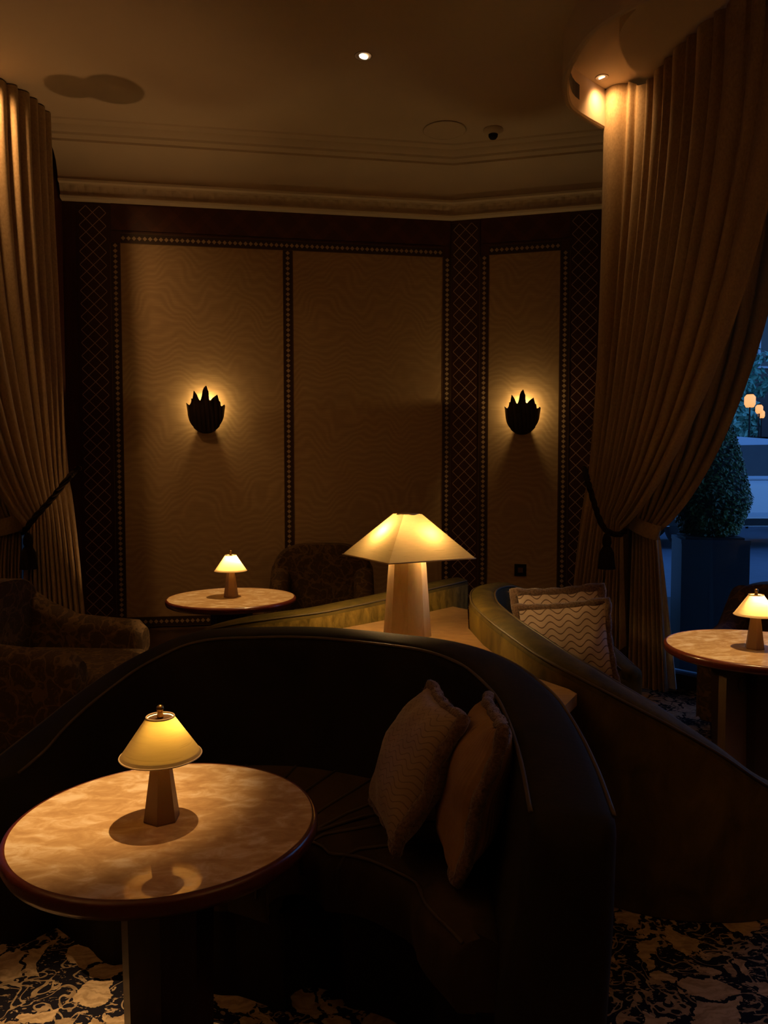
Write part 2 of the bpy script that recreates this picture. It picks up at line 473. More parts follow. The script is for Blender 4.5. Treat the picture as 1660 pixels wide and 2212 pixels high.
M_TREE = m_leaf('tree_leaf', (0.07, 0.24, 0.17), (0.22, 0.52, 0.40))
M_HEDGE = m_leaf('hedge_leaf', (0.03, 0.10, 0.05), (0.08, 0.22, 0.10))
M_ASPHALT = plain('wet_asphalt', (0.13, 0.15, 0.18), 0.4, noise=0.3, nscale=8)
M_PAVE = plain('paving_stone', (0.17, 0.18, 0.20), 0.6, noise=0.2, nscale=4)
M_CAR = plain('silver_car_paint', (0.36, 0.40, 0.46), 0.25, 0.4, coat=1.0)
M_CARGL = plain('tinted_car_glass', (0.008, 0.010, 0.014), 0.08, 0.0, 0.7)
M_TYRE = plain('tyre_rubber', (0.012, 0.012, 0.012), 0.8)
M_FACADE = plain('brown_facade', (0.075, 0.055, 0.05), 0.7, noise=0.2)
M_WINF = plain('pale_window_frame', (0.5, 0.55, 0.6), 0.5)

# ------------------------------------------------------------------ room shell
CEIL = 3.92
A9 = radians(9.0); AR = radians(-13.9)
B0 = at(623, 900, Y=6.2); B0.z = 0
bdir = Vector((cos(A9), sin(A9), 0)); bn = Vector((sin(A9), -cos(A9), 0))          # bn points into the room
def on_plane(px, py, p0, n):
    d = ray(px, py); o = Vector((0, 0, CAM_H))
    t = (p0 - o).dot(n) / d.dot(n); return o + d * t
def s_back(px, py):
    p = on_plane(px, py, B0, bn); return (p - B0).dot(bdir), p.z
cs_, _ = s_back(975, 473)
CORNER = B0 + bdir * cs_
rdir = Vector((cos(AR), sin(AR), 0)); rn = Vector((sin(AR), -cos(AR), 0))
def s_right(px, py):
    p = on_plane(px, py, CORNER, rn); return (p - CORNER).dot(rdir), p.z
SL = s_back(150, 900)[0] - 0.02                 # left end of the back wall
SR = s_right(1310, 900)[0]
LEFT_END = B0 + bdir * SL
RIGHT_END = CORNER + rdir * SR

floor = struct(MB().box(-6, 6, -4.2, 7.2, -0.2, 0).build('floor', M_CARPET, smooth=False))

def wall_panelled(name, origin, ang, s0, s1):
    w = MB().box(s0, s1, 0.0, 0.2, 0, CEIL).build(name, M_RED, None, False, loc=origin, rz=ang)
    return struct(w)
wb = wall_panelled('wall_back', B0, A9, SL, cs_ + 0.06)
wr = wall_panelled('wall_right', CORNER, AR, -0.02, SR)

_, zb_top = s_back(262, 515); _, zb_bot = s_back(273, 1343.7)
_, z_base = s_back(320, 1356.5); _, z_corn = s_back(623, 454)
PT = zb_top - DIA * 1.05 * 0.75; PBm = zb_bot + DIA * 0.8
def flat(parent, name, mat, s0, s1, z0, z1, th, origin_s=None, origin_z=None):
    os_ = (s0 + s1) / 2 if origin_s is None else origin_s
    oz = z0 if origin_z is None else origin_z
    return MB().box(s0 - os_, s1 - os_, -th, 0.004, z0 - oz, z1 - oz).build(name, mat, parent, False, loc=(os_, 0, oz))
def vborder(parent, s, z0, z1):
    n = round((z1 - z0) / DIA)
    h = n * DIA; c = (z0 + z1) / 2
    return flat(parent, 'inlay_border', M_DV, s - DIA * 0.95, s + DIA * 0.95, c - h / 2, c + h / 2, 0.012)
def hborder(parent, s0, s1, z):
    n = round((s1 - s0) / DIA); c = (s0 + s1) / 2
    o = MB().box(0, n * DIA, -0.012, 0.004, -DIA * 0.95, DIA * 0.95).build('inlay_border', M_DH, parent, False, loc=(c - n * DIA / 2, 0, z))
    return o
# back wall: two silk panels
xL = s_back(249.5, 530)[0]; xM = s_back(622.5, 700)[0]; xR = s_back(966.0, 600)[0]
p1a, p1b = s_back(260.5, 530)[0], s_back(612, 560)[0]
p2a, p2b = s_back(633, 560)[0], s_back(957, 570)[0]
flat(wb, 'silk_panel', M_SILK, p1a, p1b, PBm, PT, 0.008); flat(wb, 'silk_panel', M_SILK, p2a, p2b, PBm, PT, 0.008)
for s in (xL, xR): vborder(wb, s, PBm, PT)
vborder(wb, xM, PBm, PT)
hborder(wb, xL + DIA, xR - DIA, zb_top); hborder(wb, xL + DIA, xR - DIA, zb_bot)
sl = s_back(201, 500)[0]
zl0, zl1 = s_back(210, 1345)[1], s_back(200, 439)[1]
zl1 = zl0 + round((zl1 - zl0) / LAT * 2) * LAT / 2
flat(wb, 'lattice_strip', M_LAT, sl - 0.125, sl + 0.125, zl0, zl1, 0.010)
flat(wb, 'frieze_panel', M_FRIEZE, xL - 0.03, xR + 0.03, zb_top + 0.06, z_corn - 0.01, 0.006)
# right wall: one silk panel between two lattice strips
yL = s_right(1047, 600)[0]; yR = s_right(1222, 600)[0]
q1, q2 = s_right(1058, 560)[0], s_right(1211, 560)[0]
flat(wr, 'silk_panel', M_SILK, q1, q2, PBm, PT, 0.008)
vborder(wr, yL, PBm, PT); vborder(wr, yR, PBm, PT)
hborder(wr, yL + DIA, yR - DIA, zb_top); hborder(wr, yL + DIA, yR - DIA, zb_bot)
for pxx in (1005.5, 1262):
    c = s_right(pxx, 700)[0]
    flat(wr, 'lattice_strip', M_LAT, c - 0.118, c + 0.118, zl0, zl1, 0.010)
flat(wr, 'frieze_panel', M_FRIEZE, yL - 0.03, yR + 0.03, zb_top + 0.06, z_corn - 0.01, 0.006)
# baseboard with a light cap line
mb = MB().box(SL, cs_, -0.03, 0, 0, z_base - 0.012).box(SL, cs_, -0.04, 0, z_base - 0.012, z_base)
struct(mb.build('baseboard_back', M_PED2, None, False, loc=B0, rz=A9))
mb = MB().box(0, SR, -0.03, 0, 0, z_base - 0.012).box(0, SR, -0.04, 0, z_base - 0.012, z_base)
struct(mb.build('baseboard_right', M_PED2, None, False, loc=CORNER, rz=AR))

# cornice: relief band, cove and stepped ceiling moulding, mitred at the corner
zc = z_corn
PROF_LOW = [(0.0, zc - 0.02), (0.06, zc - 0.015), (0.07, zc), (0.055, zc + 0.012), (0.05, zc + 0.015)]
PROF_BAND = [(0.05, zc + 0.015), (0.085, zc + 0.085)]
PROF_UP = [(0.085, zc + 0.085), (0.115, zc + 0.09), (0.12, zc + 0.105), (0.11, zc + 0.11), (0.125, zc + 0.16), (0.16, zc + 0.22), (0.22, zc + 0.265), (0.31, zc + 0.295),
           (0.33, zc + 0.295), (0.335, zc + 0.31), (0.39, zc + 0.318), (0.40, zc + 0.332), (0.46, zc + 0.342), (0.475, zc + 0.356), (0.53, zc + 0.362), (0.545, CEIL + 0.004)]
def cornice(name, prof, mat, smooth):
    path = [LEFT_END, CORNER, RIGHT_END + rdir * 0.15]
    nm = (bn + rn).normalized(); k = 1.0 / nm.dot(bn)
    rows = []
    for d, z in prof:
        rows.append([path[0] + bn * d + Vector((0, 0, z)), path[1] + nm * (d * k) + Vector((0, 0, z)), path[2] + rn * d + Vector((0, 0, z))])
    # subdivide lengthwise for the relief pattern
    m = MB(); m.grid(rows)
    o = m.build(name, mat, None, smooth, flat_angle=35) if smooth else m.build(name, mat, None, False)
    return struct(o)
cornice('trim_1', PROF_LOW, M_PLASTER, True)
cornice('trim_2', PROF_BAND, M_BAND, False)
cornice('trim_3', PROF_UP, M_PLASTER, True)

# right bay window wall (45 degrees), left bay window wall, rest of the room
W0, W1 = Vector((1.74, 5.45, 0)), Vector((3.75, 3.30, 0))
V0, V1 = Vector((-2.50, 5.55, 0)), Vector((-4.4, 3.6, 0))
def wall_seg(name, a, b, z0, z1, th, mat, out):
    d = (b - a).normalized(); n = Vector((-d.y, d.x, 0)) * out
    v = []
    for z in (z0, z1):
        for p in (a, b, b + n * th, a + n * th): v.append(p + Vector((0, 0, z)))
    return struct(mesh(name, v, [(3, 2, 1, 0), (4, 5, 6, 7), (0, 1, 5, 4), (1, 2, 6, 5), (2, 3, 7, 6), (3, 0, 4, 7)], mat, None, False))
REND = RIGHT_END
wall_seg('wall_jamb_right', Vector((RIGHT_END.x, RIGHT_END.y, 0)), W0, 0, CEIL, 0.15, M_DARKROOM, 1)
wall_seg('wall_jamb_left', V0, Vector((LEFT_END.x, LEFT_END.y, 0)), 0, CEIL, 0.15, M_RED, 1)
wall_seg('wall_right_head', W0, W1, 3.45, CEIL, 0.2, M_PLASTER, 1)
wall_seg('wall_left_head', V1, V0, 3.45, CEIL, 0.2, M_PLASTER, 1)
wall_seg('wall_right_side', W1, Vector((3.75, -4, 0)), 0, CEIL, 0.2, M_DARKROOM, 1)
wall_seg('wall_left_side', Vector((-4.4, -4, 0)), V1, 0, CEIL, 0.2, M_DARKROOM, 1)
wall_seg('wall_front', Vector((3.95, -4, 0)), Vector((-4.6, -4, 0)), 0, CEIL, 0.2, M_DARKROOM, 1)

def window(name, a, b, side):
    d = (b - a); L = d.length; ang = atan2(d.y, d.x)
    w = MB().box(0, L, 0.02, 0.12, 0, 0.10).box(0, L, 0.02, 0.12, 3.38, 3.45).box(0, 0.07, 0.02, 0.12, 0.1, 3.38).box(L - 0.07, L, 0.02, 0.12, 0.1, 3.38)
    w.box(L * 0.52, L * 0.52 + 0.06, 0.02, 0.12, 0.1, 3.38)
    fr = struct(w.build(name, M_FRAME, None, False, loc=a, rz=ang))
    MB().box(0.07, L * 0.52, 0.065, 0.075, 0.10, 3.38).build('pane', M_GLASS, fr, False)
    MB().box(L * 0.52 + 0.06, L - 0.07, 0.065, 0.075, 0.10, 3.38).build('pane', M_GLASS, fr, False)
    MB().box(0, L, 0.12, 0.34, -0.02, 0.05).build('window_sill', M_SILL, fr, False)
    return fr
window('window_1', W0, W1, 1)
window('window_2', V1, V0, -1)

# ceiling plate and, over the right bay, a lower soffit with a round end
ceil = struct(MB().box(-4.6, 3.95, -4.2, 7.0, CEIL, CEIL + 0.12).build('ceiling', M_PLASTER, None, False))
SOFF = CEIL - 0.09
kS = (SOFF - CAM_H) / (CEIL - CAM_H)
SBC = [p * kS for p in catmull([(1.70, 4.93, 0), (1.60, 4.885, 0), (1.54, 4.83, 0), (1.455, 4.73, 0), (1.347, 4.524, 0), (1.31, 4.365, 0), (1.33, 4.2, 0), (1.367, 4.11, 0), (1.48, 3.92, 0), (1.75, 3.68, 0), (2.3, 3.5, 0)], 8)]
struct(MB().prism([(p.x, p.y) for p in reversed(SBC)] + [(1.74, 4.95), (2.0, 5.1), (3.7, 3.4)], SOFF, CEIL + 0.01).build('ceiling_soffit', M_PLASTER, None, False))

# right bay: hanging curved plaster fascia and its inner ceiling with the round recess edge
def fascia(name, pts, z0, z1, th=0.035, top_z=None):
    P = resample(catmull(pts, 12), 60); m = MB(); n = len(P)
    ring = []
    for i, p in enumerate(P):
        t = (P[min(i + 1, n - 1)] - P[max(i - 1, 0)]).normalized(); q = Vector((-t.y, t.x, 0))
        ring.append([p + q * th + Vector((0, 0, z1)), p + q * th + Vector((0, 0, z0 + 0.01)), p + q * (th - 0.01) + Vector((0, 0, z0)), p + q * 0.01 + Vector((0, 0, z0)), p + Vector((0, 0, z0 + 0.01)), p + Vector((0, 0, z1))])
    m.grid(ring); m.f.append((0, 1, 2, 3, 4, 5)); k = (n - 1) * 6; m.f.append((k + 5, k + 4, k + 3, k + 2, k + 1, k))
    return m.build(name, M_PLASTER, None, True, flat_angle=40), P
ZB = CEIL - 0.24
o, PF = fascia('trim_4', [(1.47, 5.16, 0), (1.39, 5.07, 0), (1.22, 4.91, 0), (1.10, 4.76, 0), (1.02, 4.51, 0), (1.0, 4.28, 0), (1.045, 3.97, 0), (1.23, 3.71, 0), (1.6, 3.46, 0), (2.2, 3.25, 0), (3.0, 3.1, 0)], ZB, CEIL + 0.01)
struct(o)
# ------------------------------------------------------------------ lamps and tables
def spot_fitting(name, label, loc, target, power, size, blend, radius=0.03, r=0.045, tilt=True, lens=M_DOWN):
    t = thing(name, label, 'downlight', loc)
    MB().lathe([(r, 0), (r + 0.012, -0.004), (r + 0.012, 0.0), (r - 0.004, 0.002), (r - 0.006, 0.03)], 32, cap=False).build('trim_ring', M_PLASTER, t)
    g = MB().lathe([(0.0, 0), (r * 0.62, 0), (r * 0.7, 0.006)], 24, cap=False).build('lens', lens, t)
    d = (Vector(target) - Vector(loc)).normalized()
    g.rotation_euler = d.to_track_quat('-Z', 'Y').to_euler()
    g.location = Vector((0, 0, -0.002)) + d * 0.004
    light('SPOT', 'lamp', Vector((0, 0, -0.012)) + Vector(d) * 0.004, power, WARM if size > 30 else (1.0, 0.56, 0.23), t, radius, Vector(d) * 2.0, size, blend)
    return t

def small_lamp(label, loc, sc, shade, power, rz=0.3, group='small cordless table lamps'):
    t = thing('table_lamp', label, 'lamp', loc, rz, group)
    s = sc
    MB().lathe([(0.040 * s, 0), (0.0405 * s, 0.004 * s), (0.0175 * s, 0.17 * s)], 6).build('base', M_BRONZE, t, False)
    MB().lathe([(0.006 * s, 0.17 * s), (0.006 * s, 0.228 * s)], 10).build('stem', M_BRASS, t)
    r0, r1, z0, z1 = 0.089 * s, 0.030 * s, 0.147 * s, 0.234 * s
    sh = MB().lathe([(r0, z0), (r0 * 0.66 + r1 * 0.34, z0 * 0.66 + z1 * 0.34), (r0 * 0.33 + r1 * 0.67, z0 * 0.33 + z1 * 0.67), (r1, z1)], 64, cap=False).build('lamp_shade', shade, t)
    m = MB(); m.tube([(r0 * cos(a), r0 * sin(a), z0) for a in [2 * pi * k / 64 for k in range(64)]], 0.0017 * s, 6, True)
    m.build('shade_binding', M_TRIM, sh)
    m = MB(); m.tube([(r1 * cos(a), r1 * sin(a), z1) for a in [2 * pi * k / 48 for k in range(48)]], 0.0022 * s, 6, True)
    m.build('shade_binding', M_TRIM, sh)
    MB().lathe([(0.002 * s, 0.229 * s), (0.0275 * s, 0.229 * s), (0.0275 * s, 0.231 * s), (0.002 * s, 0.231 * s)], 32).build('cap_plate', M_BRONZE, t)
    MB().lathe([(0.006 * s, 0.231 * s), (0.008 * s, 0.236 * s), (0.0055 * s, 0.243 * s), (0.0065 * s, 0.246 * s), (0.0085 * s, 0.251 * s), (0.0078 * s, 0.257 * s), (0.0035 * s, 0.2605 * s), (0.0005 * s, 0.261 * s)], 20).build('finial', M_BRASS, t)
    MB().lathe([(0.006 * s, 0.1535 * s), (0.046 * s, 0.1535 * s), (0.046 * s, 0.156 * s), (0.006 * s, 0.156 * s)], 48).build('bulb_tray', M_BRONZE, t)
    MB().lathe([(0.046 * s, 0.155 * s), (0.083 * s, 0.155 * s)], 64, cap=False).build('diffuser_ring', M_DIFF, t)
    light('POINT', 'bulb', (0.014 * s, -0.004 * s, 0.207 * s), power, WARM2, t, 0.007 * s)
    return t

TZ = 0.70
def round_table(label, x, y, r, ped_r, side=0, rz=0.2, sc=1.0):
    t = thing('pedestal_table', label, 'table', (x, y, 0), rz, 'round pedestal tables')
    MB().lathe([(0, TZ - 0.035), (r - 0.02, TZ - 0.035), (r - 0.014, TZ - 0.001), (r - 0.0125, TZ), (r - 0.016, TZ), (r * 0.5, TZ), (0.0001, TZ)], 96, cap=False).build('tabletop', M_TOP, t, True, flat_angle=40)
    MB().lathe([(r - 0.013, TZ - 0.04), (r - 0.013, TZ + 0.0005), (r - 0.010, TZ + 0.001), (r - 0.003, TZ - 0.003), (r, TZ - 0.010), (r, TZ - 0.024), (r - 0.006, TZ - 0.036), (r - 0.03, TZ - 0.042), (r - 0.06, TZ - 0.042)], 96, cap=False).build('table_rim', M_RIM, t)
    MB().lathe([(ped_r * 0.92, 0.05), (ped_r, TZ - 0.052), (ped_r * 1.02, TZ - 0.038)], 8).build('pedestal', M_PED, t, False)
    MB().lathe([(ped_r + 0.06, 0.0), (ped_r + 0.055, 0.035), (ped_r * 0.95, 0.055)], 8).build('pedestal_foot', M_PED, t, False)
    return t
tF = round_table('round parchment-topped table in the foreground inside the curved sofa', -0.49, 1.69, 0.34, 0.105, rz=0.12)
tB = round_table('round parchment-topped table in front of the wall panels and brocade chair', -0.95, 4.75, 0.40, 0.13)
tR = round_table('round parchment-topped table beside the bay window and tall planter', 1.66, 3.40, 0.385, 0.18, rz=pi / 8)
# walnut cover slab with an oval brass plate on the window table's pedestal
sl_ = MB().box(-0.075, 0.075, -0.02, 0.02, 0.02, TZ - 0.06, None).build('pedestal_panel', M_PED2, tR, False)
sl_.rotation_euler[2] = radians(205) - pi / 8; sl_.location = (-0.19, -0.07, 0)
MB().lathe([(0.0, 0), (0.024, 0), (0.026, 0.003), (0.022, 0.006), (0, 0.006)], 24, cap=False).build('oval_plate', M_PED2, sl_, True)
pl_ = sl_.children[0]; pl_.rotation_euler = (-pi / 2, 0, 0); pl_.location = (-0.02, 0.020, 0.57); pl_.scale = (1, 1.15, 1)

small_lamp('small lamp with thick slubbed silk shade on the foreground table', (-0.50, 1.69, TZ), 1.0, M_SHADE_F, P_SMALL * 0.85, 0.55)
small_lamp('small glowing lamp on the far table below the wall panel', (-0.955, 4.76, TZ), 1.12, M_SHADE, P_SMALL * 1.2, 0.3)
small_lamp('small glowing lamp on the table by the bay window', (1.640, 3.36, TZ), 1.02, M_SHADE, P_SMALL, 0.2)

# big pyramid lamp on the wooden island
LX, LY, LZ = 0.105, 3.43, 0.74
bl = thing('pyramid_lamp', 'large square pyramid silk shade lamp on alabaster column', 'lamp', (LX, LY, LZ))
def sq(hd, z, a0=atan2(-0.29, -0.085)):
    return [Vector((hd * cos(a0 + k * pi / 2), hd * sin(a0 + k * pi / 2), z)) for k in range(4)]
def pyr(h0, h1, z0, z1, n=8):
    m = MB(); A = sq(h0, z0); B = sq(h1, z1)
    for k in range(4):
        rows = []
        for i in range(n + 1):
            w = i / n
            rows.append([A[k].lerp(B[k], w).lerp(A[(k + 1) % 4].lerp(B[(k + 1) % 4], w), j / n) for j in range(n + 1)])
        m.grid(rows)
    return m
sh = pyr(0.308, 0.066, 0.362, 0.552).build('lamp_shade', M_SHADE_BIG, bl, False)
m = MB(); q = sq(0.308, 0.362); pts = []
for k in range(4):
    for j in range(8): pts.append(q[k].lerp(q[(k + 1) % 4], j / 8))
m.tube(pts, 0.003, 6, True); m.build('shade_binding', M_TRIM, sh)
MB().lathe([(0.0, 0.549), (0.05, 0.549), (0.052, 0.552), (0.02, 0.556), (0, 0.557)], 24, cap=False).build('top_cap', M_TRIM, bl)
# alabaster column: four lobes with flat facets between
m = MB(); prof = []
N = 24
def lobe(r, k):
    a = k / N * 2 * pi
    return r * (1.0 - 0.13 * (0.5 - 0.5 * cos(4 * (a - 0.35)))) / max(abs(cos((a % (pi / 4)) - pi / 8)), 0.5) * 0.98
rows = []
for i in range(9):
    w = i / 8; r = 0.108 * (1 - w) + 0.080 * w
    rows.append([Vector((lobe(r, k) * cos(k / N * 2 * pi), lobe(r, k) * sin(k / N * 2 * pi), w * 0.385)) for k in range(N + 1)])
m.grid([list(r) for r in rows]); m.f.append(tuple(8 * (N + 1) + k for k in range(N))); m.f.append(tuple(N - 1 - k for k in range(N)))
m.build('column_base', M_ALA, bl, True, flat_angle=15)
MB().lathe([(0.006, 0.38), (0.006, 0.55)], 8).build('stem', M_BRASS, bl)
light('POINT', 'bulb', (-0.082, -0.012, 0.455), P_BIG * 0.66, WARM2, bl, 0.02)
light('POINT', 'bulb', (0.085, -0.050, 0.440), P_BIG * 0.33, WARM2, bl, 0.02)

# wooden island between the three curved sofas
isl = [(-0.32, 3.50), (-0.20, 3.60), (0.0, 3.80), (0.2, 3.99), (0.38, 4.19), (0.45, 4.10), (0.425, 3.85), (0.40, 3.6), (0.425, 3.25), (0.47, 2.97), (0.54, 2.74), (0.63, 2.585), (0.645, 2.53), (0.585, 2.42), (0.53, 2.32), (0.5, 2.42), (0.36, 2.66), (0.2, 2.80), (0.0, 2.90), (-0.2, 2.97), (-0.42, 3.0), (-0.46, 3.2)]
it = thing('wood_island', 'honey burl wood island top between the curved sofas under the pyramid lamp', 'table', (0, 0, 0))
MB().prism(isl[::-1], 0.70, 0.74).build('island_top', M_BURL, it, False)
cx_, cy_ = 0.1, 3.2
MB().prism([(cx_ + (x - cx_) * 0.93, cy_ + (y - cy_) * 0.93) for x, y in isl][::-1], 0.0, 0.70).build('island_body', M_PED, it, False)

# ------------------------------------------------------------------ curved sofas
def sofa(label, pts, t, inward, depth, seat=True, back_mat=M_SOFA, seat_mat=M_SEAT, outer_mat=None, seams=None, n=90, z_seat=0.45, r_end=0.07):
    """pts: (x,y,top z) along the outer edge of the back; inward=+1 if the seat lies to the left of the path."""
    root = thing('curved_sofa', label, 'sofa', (0, 0, 0), 0, 'curved velvet sofas around the island')
    P = resample(catmull(pts, 14), n)
    L = [0]
    for a, b in zip(P, P[1:]): L.append(L[-1] + (Vector((b.x - a.x, b.y - a.y))).length)
    tot = L[-1]
    frames = []
    for i, p in enumerate(P):
        tg = P[min(i + 1, n - 1)] - P[max(i - 1, 0)]; tg.z = 0; tg.normalize()
        nn = Vector((-tg.y, tg.x, 0)) * inward
        frames.append((Vector((p.x, p.y, 0)), tg, nn, p.z))
    zs = z_seat
    def back_prof(zt):
        return [(0.05, 0.0), (0.04, 0.06), (0.018, 0.30 * zt + 0.05), (0.004, zt * 0.7), (0.0, zt - 0.035), (0.004, zt - 0.012), (0.016, zt - 0.002), (0.035, zt + 0.003), (t * 0.5, zt + 0.007), (t - 0.03, zt + 0.003), (t - 0.012, zt - 0.004), (t - 0.002, zt - 0.016), (t + 0.002, zt - 0.05), (t + 0.02, zt * 0.5 + 0.18), (t + 0.05, min(zs, zt - 0.1) - 0.02), (t + 0.06, 0.30), (t + 0.06, 0.0)]
    def ring(fr, shrink=0.0, off=0.0):
        p, tg, nn, zt = fr; out = []
        prof = back_prof(zt)
        for d, z in prof:
            dm = t * 0.5 + 0.01
            dd = dm + (d - dm) * (1 - shrink * 0.75); zz = z - (zt - 0.1) * 0.12 * shrink if z > zt * 0.6 else z
            out.append(p + nn * dd + tg * off + Vector((0, 0, zz)))
        return out
    rings = []
    for k in range(5, 0, -1):
        a = k / 5 * pi / 2; rings.append(ring(frames[0], 1 - cos(a), -r_end * sin(a)))
    rings += [ring(f) for f in frames]
    for k in range(1, 6):
        a = k / 5 * pi / 2; rings.append(ring(frames[-1], 1 - cos(a), r_end * sin(a)))
    K = len(rings[0])
    m = MB(); m.grid(rings, flip=inward > 0)
    e = (len(rings) - 1) * K
    f1 = tuple(range(K)); f2 = tuple(e + k for k in range(K - 1, -1, -1))
    if inward < 0: f1, f2 = f1[::-1], f2[::-1]
    m.f += [f1, f2]
    for i in range(len(rings) - 1):
        q = (i * K + K - 1, i * K, (i + 1) * K, (i + 1) * K + K - 1)
        m.f.append(q[::-1] if inward > 0 else q)
    bo = m.build('backrest', back_mat, root, True, flat_angle=60)
    if outer_mat is not None:
        # upholstered outer facing, a thin quilted panel set on the back
        rows = []
        for f in frames:
            p, tg, nn, zt = f
            rows.append([p - nn * 0.004 + nn * d + Vector((0, 0, z)) for d, z in ((0.05, 0.004), (0.04, 0.06), (0.018, 0.30 * zt + 0.05), (0.004, zt * 0.7), (0.0, zt - 0.03))])
        mo = MB(); mo.grid(rows, flip=inward > 0); mo.build('outer_facing', outer_mat, root)
    def pipe(d, dz):
        m = MB(); m.tube([f[0] + f[2] * d + Vector((0, 0, f[3] + dz)) for f in frames], 0.0055, 6); m.build('piping', M_PIPE, root)
    pipe(0.004, -0.010); pipe(t - 0.004, -0.008)
    if seat:
        D = resample([Vector((a, 0, 0)) for a in [depth[0]]] + [Vector((a, 0, 0)) for a in depth[1:]], 2) if False else None
        def dep(i):
            w = i / (n - 1) * (len(depth) - 1); j = min(int(w), len(depth) - 2); f = w - j
            f = f * f * (3 - 2 * f)
            return depth[j] * (1 - f) + depth[j + 1] * f
        rows = []; base = []
        i0, i1 = 3, n - 4
        for i in range(i0, i1 + 1):
            p, tg, nn, zt = frames[i]; d = max(dep(i), t + 0.12); a = t + 0.045
            prof = [(a, 0.28), (a, zs - 0.02), (a + 0.02, zs), (a + (d - a) * 0.5, zs + 0.015), (d - 0.06, zs + 0.004), (d - 0.02, zs - 0.012), (d, zs - 0.045), (d + 0.002, zs - 0.10), (d - 0.01, 0.28)]
            rows.append([p + nn * x + Vector((0, 0, z)) for x, z in prof])
            base.append([p + nn * x + Vector((0, 0, z)) for x, z in [(0.05, 0.0), (0.05, 0.285), (max(d - 0.05, 0.2), 0.285), (max(d - 0.07, 0.19), 0.0)]])
        ms = MB(); ms.grid(rows, flip=inward > 0); K2 = 9
        e2 = (len(rows) - 1) * K2
        ms.f += [tuple(range(K2)), tuple(e2 + k for k in range(K2 - 1, -1, -1))]
        so = ms.build('seat_cushion', seat_mat, root, True, flat_angle=70)
        mbz = MB(); mbz.grid(base, flip=inward > 0); e3 = (len(base) - 1) * 4
        mbz.f += [(0, 1, 2, 3), (e3 + 3, e3 + 2, e3 + 1, e3)]
        mbz.build('plinth_base', back_mat, root, True, flat_angle=30)
        m = MB(); m.tube([r[5] + Vector((0, 0, 0.004)) for r in rows], 0.005, 6); m.build('piping', M_PIPE, so)
        for k in (seams or []):
            i = int(k * (len(rows) - 1)); r = rows[i]
            m = MB(); m.tube([r[2] + Vector((0, 0, .001)), r[3] + Vector((0, 0, .002)), r[4] + Vector((0, 0, .003)), r[5] + Vector((0, 0, .003)), r[6] + Vector((0, 0, 0)), r[7]], 0.005, 6); m.build('seat_seam', M_PIPE, so)
    return root
S1 = [(0.47, 1.52, 0.795), (0.485, 1.72, 0.825), (0.49, 1.95, 0.85), (0.475, 2.16, 0.868), (0.40, 2.42, 0.888), (0.26, 2.61, 0.90), (0.065, 2.745, 0.90), (-0.2, 2.86, 0.90), (-0.45, 2.89, 0.896), (-0.70, 2.86, 0.885), (-0.90, 2.80, 0.815), (-1.06, 2.72, 0.72), (-1.2, 2.62, 0.61), (-1.30, 2.50, 0.53)]
sofa('dark green curved sofa in the foreground wrapping round the nearest table', S1, 0.175, 1, [0.30, 0.42, 0.66, 0.82, 0.86, 0.86, 0.86, 0.80, 0.62, 0.40], seams=[0.18, 0.25, 0.32, 0.39, 0.46, 0.53, 0.60, 0.68, 0.76])
S2 = [(1.32, 3.98, 0.47), (1.20, 4.13, 0.58), (1.02, 4.28, 0.70), (0.83, 4.36, 0.80), (0.66, 4.33, 0.852), (0.53, 4.18, 0.865), (0.45, 3.95, 0.87), (0.412, 3.6, 0.87), (0.435, 3.25, 0.865), (0.48, 2.97, 0.855), (0.55, 2.74, 0.83), (0.66, 2.58, 0.79), (0.79, 2.48, 0.735), (0.93, 2.42, 0.67), (1.08, 2.40, 0.585), (1.22, 2.41, 0.49), (1.36, 2.45, 0.42)]
sofa('olive velvet curved sofa behind the foreground sofa opening toward the window table', S2, 0.13, 1, [0.40, 0.55, 0.70, 0.74, 0.76, 0.76, 0.74, 0.70, 0.55, 0.40], back_mat=M_SOFA2, outer_mat=M_GOLD2, seat_mat=M_SOFA)
S3 = [(0.485, 4.45, 0.855), (0.37, 4.25, 0.862), (0.2, 4.06, 0.855), (0.0, 3.875, 0.84), (-0.16, 3.72, 0.832), (-0.30, 3.60, 0.825), (-0.48, 3.52, 0.815), (-0.68, 3.50, 0.79), (-0.86, 3.55, 0.74), (-1.0, 3.66, 0.66), (-1.10, 3.80, 0.56)]
sofa('gold backed curved sofa behind the pyramid lamp facing the far table', S3, 0.12, -1, [0.35, 0.5, 0.62, 0.66, 0.66, 0.6, 0.5, 0.36], back_mat=M_SOFA2, outer_mat=M_GOLD, seat_mat=M_SOFA)

